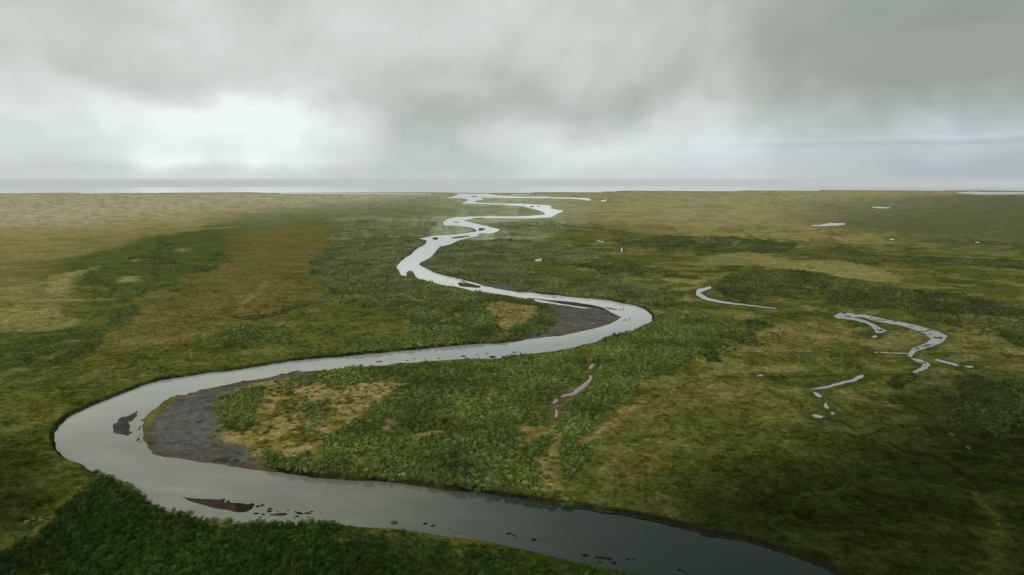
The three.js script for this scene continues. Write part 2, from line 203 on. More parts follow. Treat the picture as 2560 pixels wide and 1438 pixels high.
// ------------------------------------------------------------------ plant cover: outlines of each kind of ground
const thickets = [                                          // [outline, density, noise share, name of the patch]
  [[760, 934, 950, 913, 1200, 897, 1330, 884, 1400, 875, 1470, 863, 1474, 900, 1462, 940, 1428, 968, 1384, 992, 1376, 1040, 1386, 1130, 1395, 1248, 1300, 1232, 1200, 1222, 1100, 1207, 1000, 1199, 900, 1190, 770, 1182, 780, 1150, 806, 1094, 884, 1050, 950, 1000, 1022, 962, 930, 955, 800, 960], 1, 0.5, 'peninsula'],
  [[640, 1180, 600, 1110, 640, 1090, 700, 1130, 790, 1130, 800, 1180, 700, 1186], 0.8, 0.75, 'peninsula'], [[556, 1080, 548, 1010, 580, 980, 640, 976, 660, 1010, 620, 1050, 600, 1090], 0.6, 0.85, 'peninsula'], [[640, 972, 760, 936, 950, 920, 940, 960, 800, 962, 700, 985], 0.75, 0.75, 'peninsula'], [[700, 1010, 860, 1000, 900, 1040, 800, 1090, 720, 1090], 0.4, 0.95, 'peninsula'],
  [[1492, 868, 1505, 852, 1560, 838, 1612, 818, 1640, 794, 1634, 772, 1690, 776, 1760, 790, 1800, 826, 1770, 880, 1700, 898, 1650, 930, 1606, 958, 1560, 992, 1500, 1060, 1450, 1106, 1404, 1130, 1392, 1060, 1408, 1000, 1446, 985, 1482, 945, 1492, 905], 0.95, 0.3, 'peninsula'],
  [[1404, 1130, 1440, 1100, 1470, 1110, 1450, 1160, 1440, 1230, 1430, 1262, 1398, 1254, 1400, 1190], 0.9, 0.4, 'peninsula'],
  [[250, 1186, 283, 1194, 322, 1218, 352, 1234, 368, 1254, 392, 1266, 422, 1275, 502, 1300, 603, 1310, 723, 1312, 850, 1310, 830, 1345, 900, 1380, 1050, 1440, 1100, 1560, -200, 1560, -300, 1470, -60, 1400, 30, 1372, 90, 1322, 140, 1270, 190, 1228], 1, 0.15, 'foreground'],
  [[840, 1306, 1000, 1324, 1200, 1352, 1400, 1388, 1560, 1426, 1700, 1490, 1600, 1600, 1050, 1560, 1000, 1430, 860, 1380], 0.95, 0.45, 'low bank'],
  [[775, 655, 800, 625, 850, 605, 960, 598, 1045, 598, 1062, 610, 1015, 638, 990, 662, 996, 694, 1045, 704, 1110, 719, 1180, 736, 1250, 741, 1310, 753, 1360, 768, 1392, 785, 1390, 800, 1350, 828, 1290, 850, 1150, 862, 1000, 874, 940, 880, 872, 886, 880, 862, 960, 838, 1024, 816, 1052, 800, 1000, 780, 930, 764, 870, 752, 826, 736, 800, 690], 1, 0.5, 'middle bend'],
  [[530, 856, 556, 830, 604, 816, 662, 802, 700, 812, 732, 800, 722, 830, 702, 850, 652, 876, 600, 884, 545, 873], 0.8, 0.55, 'middle bend'],
  [[590, 794, 668, 784, 752, 758, 850, 732, 860, 742, 760, 770, 680, 797, 600, 799], 0.9, 0.3, 'middle bend'],
  [[1062, 680, 1120, 691, 1200, 712, 1240, 706, 1300, 726, 1400, 738, 1500, 746, 1600, 762, 1648, 778, 1720, 770, 1690, 740, 1640, 716, 1550, 700, 1420, 690, 1330, 672, 1240, 654, 1160, 640, 1100, 640, 1084, 652], 1, 0.45, 'middle bend'],
  [[1100, 622, 1150, 604, 1260, 596, 1380, 604, 1470, 620, 1500, 640, 1420, 660, 1300, 650, 1180, 640, 1100, 640], 0.8, 0.5, 'middle bend'],
  [[1440, 660, 1560, 650, 1650, 668, 1720, 690, 1640, 700, 1520, 690], 0.55, 0.7, 'east'],
  [[1660, 590, 1800, 592, 1976, 608, 1980, 632, 1765, 630, 1640, 626, 1560, 606], 0.6, 0.7, 'east'],
  [[1783, 690, 1880, 676, 1976, 676, 2117, 698, 2223, 724, 2363, 732, 2600, 772, 2700, 900, 2560, 868, 2363, 812, 2187, 770, 1976, 750, 1836, 742, 1770, 718], 0.8, 0.75, 'east'],
  [[1960, 632, 2100, 630, 2300, 640, 2560, 650, 2700, 680, 2560, 672, 2300, 664, 2100, 656], 0.7, 0.7, 'east'],
  [[2200, 950, 2300, 938, 2450, 940, 2700, 960, 2700, 1180, 2480, 1110, 2380, 1060, 2290, 1010, 2220, 985], 0.5, 0.8, 'east'],
  [[1700, 860, 1800, 800, 1880, 790, 1960, 806, 1930, 850, 1850, 872, 1760, 900], 0.6, 0.75, 'east'],
  [[1900, 936, 1930, 934, 1958, 940, 1950, 956, 1915, 958], 0.9, 0.3, 'east'],
  [[1180, 560, 1300, 550, 1400, 548, 1420, 575, 1330, 590, 1260, 585], 0.45, 0.6, 'far'],
  [[1190, 516, 1260, 514, 1310, 518, 1350, 530, 1310, 538, 1150, 538, 1040, 536, 1080, 520], 0.35, 0.6, 'far'],
  [[870, 560, 960, 540, 1080, 545, 1100, 566, 1060, 590, 940, 590, 830, 600], 0.6, 0.6, 'far'],
  [[200, 1008, 250, 994, 290, 980, 330, 968, 330, 978, 280, 997, 230, 1012], 0.9, 0.3, 'west'], [[243, 975, 262, 962, 290, 968, 270, 982, 250, 984], 0.9, 0.4, 'west'], [[-60, 1094, 30, 1090, 80, 1096, 60, 1106, -60, 1112], 0.8, 0.4, 'west'],
  [[388, 948, 420, 936, 462, 936, 450, 946, 410, 953], 0.9, 0.3, 'west'], [[728, 898, 742, 884, 778, 880, 796, 886, 790, 897], 1, 0.2, 'west'], [[885, 850, 900, 840, 926, 842, 920, 856, 895, 858], 0.9, 0.3, 'west'],
  [[-200, 1000, 0, 960, 100, 922, 158, 895, 228, 866, 281, 842, 311, 818, 328, 785, 325, 763, 350, 746, 438, 724, 448, 688, 525, 664, 595, 640, 578, 623, 520, 604, 400, 606, 300, 645, 232, 680, 218, 740, 232, 790, 160, 842, -200, 850], 0.42, 0.8, 'west'],
  [[40, 1338, 100, 1290, 160, 1235, 205, 1200, 235, 1170, 248, 1174, 214, 1210, 150, 1262, 96, 1322, 60, 1362], 0.9, 0.3, 'west'],
].map(([p, k, n, where]) => ({ s: shape(outline(p)), k, n, where }));

const bare = [                                              // openings in the willows: sand, dry grass, paths  [outline, strength, colour name]
  [outline([1034, 1092, 1060, 1080, 1100, 1077, 1112, 1082, 1090, 1092, 1050, 1100]), 0.9, 'straw'], [outline([1200, 985, 1215, 962, 1240, 952, 1262, 956, 1250, 975, 1215, 992]), 0.6, 'straw'],
  [outline([1280, 1066, 1330, 1064, 1388, 1068, 1380, 1084, 1340, 1092, 1330, 1112, 1310, 1110, 1306, 1085]), 0.85, 'straw'], [stroke([1396, 1112, 9, 1374, 1132, 14, 1362, 1160, 24, 1370, 1185, 16, 1374, 1208, 18, 1384, 1240, 16]), 0.85, 'straw'],
  [stroke([964, 1040, 5, 974, 1062, 10, 970, 1080, 8]), 0.8, 'straw'], [outline([1090, 1172, 1105, 1166, 1112, 1176, 1098, 1182]), 0.8, 'straw'], [outline([888, 1144, 912, 1146, 914, 1158, 896, 1160]), 0.7, 'straw'], [outline([1370, 1040, 1378, 1032, 1386, 1040, 1376, 1046]), 0.7, 'straw'],
  [outline([860, 965, 930, 956, 1022, 960, 985, 978, 930, 1000, 905, 1016, 880, 1024, 900, 1000, 870, 985]), 0.9, 'sandgrass'], [stroke([1606, 999, 10, 1588, 1004, 9, 1588, 1018, 10, 1562, 1036, 10, 1540, 1046, 11, 1522, 1066, 9, 1496, 1088, 10, 1443, 1108, 9]), 0.95, 'straw'],
  [stroke([1482, 890, 8, 1480, 905, 9, 1474, 945, 11, 1452, 972, 14, 1424, 987, 10, 1396, 997, 11, 1388, 1020, 11, 1392, 1050, 11, 1386, 1085, 11, 1398, 1112, 10]), 0.8, 'straw'], [stroke([1490, 862, 8, 1484, 885, 10, 1476, 915, 12, 1462, 938, 6]), 0.9, 'greengrass'], [stroke([1135, 783, 8, 1150, 797, 7, 1148, 812, 6, 1140, 824, 9]), 0.95, 'straw'], [stroke([985, 731, 5, 1051, 752, 4, 1100, 759, 4, 1130, 778, 5]), 0.8, 'straw'],
  [outline([1209, 763, 1243, 752, 1337, 765, 1342, 786, 1320, 809, 1263, 825, 1248, 812, 1250, 796, 1222, 782]), 0.85, 'sandgrass'], [outline([1084, 796, 1122, 788, 1130, 800, 1108, 806]), 0.7, 'straw'], [outline([1210, 842, 1270, 828, 1284, 834, 1230, 850]), 0.6, 'straw'],
  [stroke([220, 1206, 8, 190, 1232, 9, 150, 1264, 9, 110, 1312, 9, 70, 1352, 9]), 0.9, 'greengrass'], [stroke([860, 1316, 10, 1000, 1345, 12, 1200, 1368, 14, 1400, 1395, 14, 1560, 1425, 10]), 0.4, 'mossbank'],
  [outline([130, 683, 183, 676, 240, 664, 236, 670, 196, 686, 184, 704, 172, 742, 140, 742, 116, 725]), 0.9, 'palegrass'], [outline([281, 704, 316, 690, 352, 690, 345, 702, 299, 707]), 0.9, 'palegrass'], [stroke([60, 754, 4, 170, 750, 3.5, 290, 748, 3, 310, 741, 2]), 0.8, 'palegrass'],
  [outline([320, 651, 345, 645, 352, 652, 330, 656]), 0.7, 'palegrass'], [stroke([420, 580, 2, 500, 571, 2, 596, 567, 2]), 0.7, 'palegrass'], [stroke([430, 627, 4, 470, 622, 4]), 0.7, 'palegrass'], [outline([-100, 780, 60, 760, 140, 764, 156, 790, 200, 800, 195, 815, 120, 828, -100, 834]), 0.75, 'palegrass'],
  [stroke([596, 772, 2.4, 640, 735, 2.4, 672, 703, 2]), 0.6, 'palegrass'], [outline([1880, 655, 2010, 650, 2100, 648, 2230, 680, 2260, 706, 2200, 706, 2050, 680, 1920, 668]), 0.8, 'palegrass'], [outline([1730, 640, 1870, 628, 1990, 652, 1880, 664, 1780, 660]), 0.6, 'palegrass'],
  [stroke([1640, 694, 2.4, 1700, 700, 4, 1758, 708, 9, 1750, 716, 5, 1700, 724, 3, 1660, 728, 2]), 0.8, 'palegrass'], [stroke([2445, 1230, 4, 2466, 1270, 12, 2480, 1300, 16, 2496, 1330, 16, 2508, 1380, 14, 2490, 1440, 12, 2520, 1500, 12]), 0.3, 'greengrass'], [stroke([2500, 1335, 6, 2540, 1350, 10, 2600, 1362, 10]), 0.2, 'greengrass'],
  [stroke([2110, 975, 4, 2135, 996, 4, 2200, 1008, 4, 2245, 1016, 3]), 0.5, 'straw'], [outline([1850, 848, 1960, 808, 2060, 800, 2140, 820, 2120, 850, 1990, 880, 1880, 890]), 0.45, 'straw'], [outline([1700, 960, 1900, 950, 1904, 980, 1870, 1004, 1780, 1022, 1700, 1045, 1620, 1060, 1640, 1010]), 0.45, 'russet'],
  [outline([1520, 1130, 1640, 1090, 1700, 1100, 1640, 1180, 1560, 1230, 1500, 1240]), 0.35, 'russet'],
].map(([p, k, c]) => ({ s: shape(p), k, c }));

const K = 0.70;                                             // light that a level white surface sends back in this weather
const C = (r, g, b) => [lin(r / 255) / K, lin(g / 255) / K, lin(b / 255) / K];
const PAL = {
  olive: C(76, 80, 32), tan: C(134, 124, 78), russet: C(100, 89, 47), green: C(62, 76, 34), dark: C(42, 54, 24), wet: C(25, 32, 7), floor: C(31, 38, 11), straw: C(120, 104, 64), sandgrass: C(126, 112, 70), greengrass: C(84, 88, 34),  // the darkest meadow green holds painted shade for the front corners
  mossbank: C(38, 53, 12), palegrass: C(126, 120, 74), gravel: C(82, 82, 82), mud: C(80, 70, 54), moss: C(100, 96, 32), soil: C(24, 24, 18), sedge: C(98, 104, 66), farTan: C(160, 153, 124), paleEast: C(138, 134, 98), ditch: C(17, 23, 8), farGreen: C(148, 156, 128), bed: C(70, 66, 56), upland: C(76, 82, 54),  // the far plain tones hold distance haze over dry grass
};
const regions = [                                           // broad kinds of ground  [outline, colour, edge softness in metres per metre of distance]
  [[-900, 480, 1110, 480, 1090, 500, 900, 507, 774, 521, 633, 531, 580, 549, 475, 577, 352, 595, 281, 623, 130, 647, 90, 690, 116, 730, 60, 770, -40, 800, -400, 960], 'tan', 0.08],
  [[130, 647, 281, 623, 352, 595, 475, 577, 580, 549, 633, 531, 774, 521, 900, 507, 1100, 500, 1100, 520, 900, 542, 791, 549, 615, 577, 573, 591, 580, 623, 598, 640, 527, 665, 450, 686, 447, 700, 468, 714, 440, 725, 352, 746, 327, 763, 330, 785, 313, 820, 281, 844, 228, 869, 158, 897, 100, 925, 0, 965, -300, 1080, -300, 850, 0, 832, 116, 830, 200, 800, 190, 740, 200, 690], 'green', 0.014],
  [[900, 543, 791, 549, 615, 577, 573, 591, 580, 623, 598, 640, 527, 665, 450, 686, 447, 700, 468, 714, 440, 725, 352, 746, 327, 763, 330, 785, 313, 820, 281, 844, 228, 869, 158, 900, 300, 880, 420, 860, 520, 838, 600, 800, 760, 752, 828, 730, 800, 695, 770, 655, 800, 622, 860, 600, 1000, 575, 1060, 545], 'russet', 0.016],
  [[1420, 478, 3400, 478, 3400, 560, 2700, 600, 2000, 612, 1760, 600, 1560, 570, 1440, 540, 1400, 520], 'tan', 0.06],
  [[2000, 505, 2300, 488, 3400, 484, 3400, 640, 2300, 620, 2200, 580, 2060, 560, 1960, 535], 'upland', 0.06],
  [[1500, 1290, 1600, 1200, 1800, 1130, 2040, 1070, 2180, 970, 2400, 930, 3200, 930, 3200, 1800, 2400, 1990, 1900, 1600, 1620, 1420], 'wet', 0.15], [[-900, 1090, 60, 1110, 170, 1170, 250, 1180, 100, 1330, -900, 1500], 'wet', 0.1],  // shade painted smoothly over the front corners of the meadow
  [[700, 480, 1140, 484, 1420, 484, 1440, 560, 1300, 600, 1100, 600, 900, 545], 'farGreen', 0.06],  // distance haze put into the ground colour
  [[780, 1290, 1000, 1312, 1200, 1340, 1400, 1380, 1640, 1436, 1760, 1560, 1000, 1600, 800, 1400], 'mossbank', 0.03],
  [[560, 548, 760, 508, 1110, 488, 1110, 540, 900, 545, 800, 550, 620, 578], 'sedge', 0.06],  // far end of the green swath, sedge tone paled for haze
  [[-900, 478, 1110, 480, 1000, 498, 740, 520, 300, 556, -900, 620], 'farTan', 0.22], [[1400, 476, 2300, 474, 2200, 492, 2050, 530, 1800, 560, 1500, 540], 'paleEast', 0.2],  // far dry plain, its colour lightened to carry haze
].map(([p, c, soft]) => ({ s: shape(outline(p)), c, soft }));
const sandFlat = shape(outline([548, 1088, 556, 1062, 542, 1040, 548, 1015, 552, 995, 580, 978, 640, 960, 720, 944, 860, 950, 1020, 962, 950, 1000, 884, 1050, 806, 1094, 780, 1150, 770, 1186, 660, 1178, 632, 1160, 612, 1130, 595, 1108]));

function thicketAt(x, z, r) {                               // how densely the willows stand here, and the patch they belong to
  let best = 0, where = '';
  const wx = x + (fbm(x / 9 + 3, z / 9, 2) - 0.5) * Math.min(26, r * 0.02), wz = z + (fbm(x / 9 - 40, z / 9 + 8, 2) - 0.5) * Math.min(40, r * 0.03);
  for (const t of thickets) {
    const mm = 6 + r * 0.03, d0 = dist(t.s, wx, wz, mm);
    if (d0 >= mm) continue;
    const d = d0 + (fbm(x / (7 + r * 0.03) + 60, z / (7 + r * 0.03), 4) - 0.5) * (5 + r * 0.075) * (0.35 + t.n);
    const e = 1.2 + r * 0.004, n = fbm(x / (5 + r * 0.02) + 11, z / (8 + r * 0.03), 3), v = t.k * sstep(e, -e, d) * (1 - t.n * sstep(0.47, 0.58, n));
    if (v > best) { best = v; where = t.where; }
  }
  if (best > 0) for (const b of bare) { const d = dist(b.s, wx, wz, 4); if (d < 4) best *= 1 - Math.min(1, b.k * 1.1) * sstep(1.6, -1.2, d); }
  return [best, where];
}
const waterEdge = (x, z) => { let d = dist(river, x, z, 40), lv = 0, soft = 40; return d; };

const out = { h: 0, c: [0, 0, 0] };
function lerpC(c, p, t) { c[0] += (p[0] - c[0]) * t; c[1] += (p[1] - c[1]) * t; c[2] += (p[2] - c[2]) * t; }
const coastPx = [[-2500, 484], [0, 482.6], [400, 482.8], [600, 481.4], [1130, 481.4], [1300, 481.6], [1500, 480], [1540, 477.8], [2000, 476.9], [2070, 475.6], [2180, 476.2], [2420, 475.8], [2560, 473.6], [5000, 472]].map(([x, y]) => { const d = dirOf(x, y); return [Math.atan2(d[0], -d[2]), ALT / Math.tan(Math.atan2(-d[1], Math.hypot(d[0], d[2])))]; });
function coastR(az) { for (let i = 1; i < coastPx.length; i++) if (az < coastPx[i][0]) { const [a, r] = coastPx[i - 1], [b, s] = coastPx[i]; return mix(r, s, clamp((az - a) / (b - a))); } return coastPx[coastPx.length - 1][1]; }

function terrain(x, z, coarse) {                            // height and plant cover of the land at a place
  const r = Math.hypot(x, z), c = out.c, far = sstep(500, 1300, r);
  const big = fbm(x / 240 + 7, z / 240 - 3, 3), mid = fbm(x / 34, z / 34, 3), fine = coarse ? 0.5 : fbm(x / 3.1, z / 3.1, 3), streak = fbm(x / 60 + z / 300, z / 14 - x / 90, 4), blot = fbm(x / 13 + 50, z / 13, 3);
  let hg = mix(1.75, 0.75, far) + (big - 0.5) * mix(0.9, 1.2, far) + (mid - 0.5) * 0.5 * (1 - far * 0.7) + (fine - 0.5) * 0.34 * (1 - far);
  // colour: broad kinds first
  out.wet = 0; c[0] = PAL.olive[0]; c[1] = PAL.olive[1]; c[2] = PAL.olive[2];
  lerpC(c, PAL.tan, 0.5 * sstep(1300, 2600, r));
  const wob = (fbm(x / (20 + r * 0.05), z / (20 + r * 0.05), 3) - 0.5) * (8 + r * 0.05), wob2 = (streak - 0.5) * (4 + r * 0.03);
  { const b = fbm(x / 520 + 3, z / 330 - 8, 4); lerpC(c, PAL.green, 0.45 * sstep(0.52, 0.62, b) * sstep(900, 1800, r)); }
  const rag = (fbm(x / (6 + r * 0.014) + 70, z / (6 + r * 0.014) - 20, 5) - 0.5) * (3 + r * 0.05);
  for (const g of regions) { const m = g.soft * r + 3; const flat = g.c === 'wet' ? 0 : 1, d = dist(g.s, x + wob * flat + rag, z + wob2 * 1.5 * flat + rag * 0.6, m + 1); if (d < m) { const k = (g.c === 'wet' ? 0.99 : g.c === 'russet' ? 0.72 : 0.88) * sstep(m, -m, d); lerpC(c, PAL[g.c], k); if (g.c === 'wet') out.wet = k; } }
  // patches of moss, sedge and dry grass, streaked by the slow drainage of the plain
  lerpC(c, PAL.green, 0.5 * sstep(0.51, 0.565, streak) * (1 - 0.4 * far) * (1 - out.wet * 0.9));
  lerpC(c, PAL.russet, 0.3 * sstep(0.52, 0.64, blot) * (1 - far * 0.5) * (1 - sstep(900, 1800, r)) * (1 - out.wet)); lerpC(c, PAL.dark, 0.5 * (1 - sstep(1500, 2300, r)) * sstep(0.545, 0.585, fbm(x / (9 + r * 0.012) + 9, z / (7 + r * 0.014) - 70, 5)) * sstep(250, 700, r) * sstep(-500, 200, x)); if (!coarse && r < 2400) { const l = Math.abs(fbm(x / 62 + 21, z / 62 + 4, 3) - 0.5), l2 = Math.abs(fbm(x / 90 - 33, z / 40 + 71, 3) - 0.5); lerpC(c, PAL.dark, 0.5 * (1 - sstep(900, 2200, r)) * sstep(0.012 + r * 4e-6, 0.003, l)); lerpC(c, PAL.palegrass, 0.3 * (1 - sstep(900, 2200, r)) * sstep(0.01 + r * 4e-6, 0.002, l2) * (1 - out.wet)); }
  lerpC(c, PAL.greengrass, 0.4 * (1 - sstep(1200, 2300, r)) * sstep(0.52, 0.575, fbm(x / 26 - 90, z / 20 + 33, 5)) * (1 - out.wet * 0.9)); lerpC(c, PAL.palegrass, 0.4 * sstep(-50, 100, x) * sstep(300, 500, r) * (1 - sstep(1300, 2000, r)) * sstep(0.545, 0.585, fbm(x / 34 + 7, z / 24 + 55, 5)) * (1 - out.wet * 0.9));
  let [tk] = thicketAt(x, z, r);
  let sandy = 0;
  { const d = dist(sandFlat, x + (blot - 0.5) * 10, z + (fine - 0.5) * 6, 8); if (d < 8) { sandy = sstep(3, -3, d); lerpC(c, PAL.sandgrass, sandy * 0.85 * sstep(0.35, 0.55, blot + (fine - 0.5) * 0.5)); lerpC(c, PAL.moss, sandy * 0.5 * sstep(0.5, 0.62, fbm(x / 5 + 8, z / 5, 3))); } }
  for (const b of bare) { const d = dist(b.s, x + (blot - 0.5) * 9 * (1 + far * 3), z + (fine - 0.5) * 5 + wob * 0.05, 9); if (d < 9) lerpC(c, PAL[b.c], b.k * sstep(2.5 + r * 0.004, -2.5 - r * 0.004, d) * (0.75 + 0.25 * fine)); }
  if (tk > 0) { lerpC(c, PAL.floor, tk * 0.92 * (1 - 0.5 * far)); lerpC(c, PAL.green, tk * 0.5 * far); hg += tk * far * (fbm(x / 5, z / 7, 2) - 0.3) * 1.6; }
  // small relief of colour
  const far2 = sstep(700, 2000, r), tiny = coarse ? 0.5 : vnoise(x * 0.9, z * 0.9), v = 1 + (fine - 0.5) * 1.1 * (1 - far * 0.6) * (1 - far2) + (tiny - 0.5) * 0.7 * (1 - far) + (blot - 0.5) * 0.5 * (1 - far2 * 0.85) + (mid - 0.5) * 0.4 * (1 - far2 * 0.6);
  c[0] *= v; c[1] *= v; c[2] *= v * v;
  // channels
  for (const k of channels) { const d = dist(k.s, x + (fine - 0.5), z + (blot - 0.5) * 3, 10); if (d < 10) { const t = k.k * 0.75 * sstep(0.6 + r * 0.001, -0.8, d); lerpC(c, PAL.ditch, t * 0.85); hg -= t * 0.55; lerpC(c, PAL.greengrass, 0.3 * k.k * sstep(9, 1, d) * (1 - t) * (1 - 0.9 * out.wet)); } }
  // ponds and streams
  let near = null, nd = 1e9;
  for (const w of waters) { const m = 30 + r * 0.01, d = dist(w.s, x + (fine - 0.5) * 1.3, z + (blot - 0.5) * 3, m); if (d < m && d < nd) { nd = d; near = w; } }
  if (near) {
    const w = near, d = nd, m = 30 + r * 0.01;
    hg = mix(w.level + 0.1, hg, sstep(0, m, d)) + 0.1 * sstep(0, 2, d) * (1 - sstep(2, m, d));
    if (d < 0.3) hg = Math.min(hg, w.level + (d - 0.25) * 0.8);
    if (hg < w.level - 0.9) hg = w.level - 0.9;
    if (w.braid && d < -0.8 && fbm(x / 9 + 2, z / 5, 3) > 0.585) hg = w.level + 0.12;
    lerpC(c, PAL.dark, 0.5 * sstep(9 + r * 0.002, 1.5, d)); lerpC(c, PAL.mud, 0.75 * sstep(1.6, 0.5, d + (blot - 0.5) * 4));
  }
  // the river and its shores
  let h = hg;
  const dr = dist(river, x + (mid - 0.5) * 4 + (fine - 0.5) * 1.5, z + (blot - 0.5) * 4, 70);
  if (dr < 70) {
    let soft = 0;
    for (const s of softShores) { const d = dist(s, x, z, 20); if (d < 20) soft = Math.max(soft, sstep(4, -4, d + (blot - 0.5) * 12 + (fine - 0.5) * 5)); }
    const bankW = mix(2, 5, far);
    if (dr > 0) {
      const cut = hg * sstep(-0.2, bankW, dr), slide = Math.min(hg, 0.03 + dr * 0.055 + (fine - 0.5) * 0.1 * sstep(0, 4, dr));
      h = mix(cut, Math.max(0.03, slide), soft);
      lerpC(c, PAL.soil, (1 - soft) * clamp(0.35 + 1.1 * blot) * sstep(bankW + 0.5, bankW * 0.5, dr) * (1 - far * 0.8));
    } else h = Math.max(-2.5, dr * 0.25 - 0.06);
    if (soft > 0) {
      const g = [...PAL.gravel]; lerpC(g, PAL.mud, 0.85 * sstep(7, 1, dr + (blot - 0.5) * 8)); lerpC(g, PAL.mud, 0.4 * sstep(0.55, 0.7, mid));
      lerpC(g, PAL.moss, 0.55 * sstep(0.62, 0.7, fbm(x / 2 + 77, z / 2, 3)) * sstep(5, 14, dr)); lerpC(g, PAL.floor, 0.5 * sstep(0.64, 0.7, fbm(x / 7 + 7, z / 3, 3)));
      if (x < -150 && dr < 9) lerpC(g, PAL.moss, 0.75 * sstep(8, 2, dr) * sstep(-172, -182, x + (blot - 0.5) * 10));
      const v2 = (0.82 + 0.36 * fine) * (1 + 0.07 * Math.sin(dr * 0.9 + blot * 7 + mid * 5)) * (1 + (streak - 0.5) * 0.3); lerpC(c, [g[0] * v2, g[1] * v2, g[2] * v2], soft);
    }
    if (dr < 0) lerpC(c, PAL.bed, 0.9);
  }
  const cd = coastR(Math.atan2(x, -z)) - r; if (z < 0 && cd < 60) h = mix(-2, h, sstep(-40, 30, cd));
  out.h = h; out.tk = tk;
  return out;
}

// ------------------------------------------------------------------ the ground: one sheet, finer where it is near
const grain = grainTexture(512, 5, 0.4, 1, [[256, 1], [128, 1], [40, 0.8], [12, 0.5]]);
const soilLook = (o) => new THREE.MeshPhysicalMaterial({ roughness: 1, specularIntensity: 0, ...o });
{
  const az = []; for (let a = -180; a < -47; a += 3) az.push(a); for (let a = -47; a <= 47; a += 0.074) az.push(a); for (let a = 48; a <= 180; a += 3) az.push(a); az[az.length - 1] = 180;
  const rad = []; for (const k of [0, 30, 60, 90, 120, 140, 155]) rad.push(k);
  for (let py = 1560; py > 466; py -= py > 620 ? 1.42 : 1.9) { const r = ALT / Math.tan(PITCH + Math.atan((py - HH / 2) / F)); if (r > 160 && r < 9300) rad.push(r); }
  const nA = az.length, nR = rad.length, P = new Float32Array(nA * nR * 3), Cc = new Float32Array(nA * nR * 3), U = new Float32Array(nA * nR * 2);
  for (let j = 0; j < nR; j++) for (let i = 0; i < nA; i++) {
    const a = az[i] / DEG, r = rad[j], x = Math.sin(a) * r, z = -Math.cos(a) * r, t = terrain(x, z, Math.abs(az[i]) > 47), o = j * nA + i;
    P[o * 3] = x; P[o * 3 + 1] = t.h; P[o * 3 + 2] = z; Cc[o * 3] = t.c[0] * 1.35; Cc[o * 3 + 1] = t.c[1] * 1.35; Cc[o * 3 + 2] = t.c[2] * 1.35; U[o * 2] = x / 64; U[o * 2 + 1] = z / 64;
  }
  const I = new Uint32Array((nA - 1) * (nR - 1) * 6); let q = 0;
  for (let j = 0; j < nR - 1; j++) for (let i = 0; i < nA - 1; i++) { const a = j * nA + i, b = a + 1, c = a + nA, d = c + 1; I[q++] = a; I[q++] = b; I[q++] = c; I[q++] = b; I[q++] = d; I[q++] = c; }
  const g = new THREE.BufferGeometry();
  g.setAttribute('position', new THREE.BufferAttribute(P, 3)); g.setAttribute('color', new THREE.BufferAttribute(Cc, 3)); g.setAttribute('uv', new THREE.BufferAttribute(U, 2)); g.setIndex(new THREE.BufferAttribute(I, 1)); g.computeVertexNormals();
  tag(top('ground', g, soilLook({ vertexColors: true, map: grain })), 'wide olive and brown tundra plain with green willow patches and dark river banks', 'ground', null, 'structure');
}

// ------------------------------------------------------------------ water
function sheet(pts, y, grow) {                              // a flat water sheet that runs a little under its banks
  const s = new THREE.Shape(); let area = 0;
  const n = pts.length; for (let i = 0; i < n; i++) { const [a, b] = pts[i], [c, d] = pts[(i + 1) % n]; area += a * d - c * b; }
  const sg = Math.sign(area) * grow;
  pts.forEach(([x, z], i) => { const [ax, azz] = pts[(i + n - 1) % n], [bx, bz] = pts[(i + 1) % n], l = Math.hypot(bx - ax, bz - azz) || 1, ox = x + (bz - azz) / l * sg, oz = z - (bx - ax) / l * sg; i ? s.lineTo(ox, -oz) : s.moveTo(ox, -oz); });
  const g = new THREE.ShapeGeometry(s); g.rotateX(-Math.PI / 2); g.translate(0, y, 0);
  const p = g.attributes.position, uv = g.attributes.uv; for (let i = 0; i < p.count; i++) uv.setXY(i, p.getX(i) / 30, p.getZ(i) / 30);
  return g;
}
function rippleTexture(size, seed, waves) {
  const r = makeRng(seed), d = new Uint8Array(size * size * 4), w = []; for (let k = 0; k < waves; k++) { const a = r() * Math.PI * 2, f = 3 + Math.floor(r() * r() * 40); w.push([Math.round(Math.cos(a) * f), Math.round(Math.sin(a) * f), r() * 6.28, 1 / (2 + f)]); }
  for (let j = 0; j < size; j++) for (let i = 0; i < size; i++) { let s = 0; for (const [a, b, ph, m] of w) s += m * Math.sin((a * i + b * j) / size * 6.2832 + ph); const v = clamp(0.5 + s * 0.55) * 255, o = (j * size + i) * 4; d[o] = d[o + 1] = d[o + 2] = v; d[o + 3] = 255; }
  const t = new THREE.DataTexture(d, size, size); t.wrapS = t.wrapT = THREE.RepeatWrapping; t.magFilter = t.minFilter = THREE.LinearFilter; t.needsUpdate = true; return t;
}
const ripple = rippleTexture(256, 9, 26);
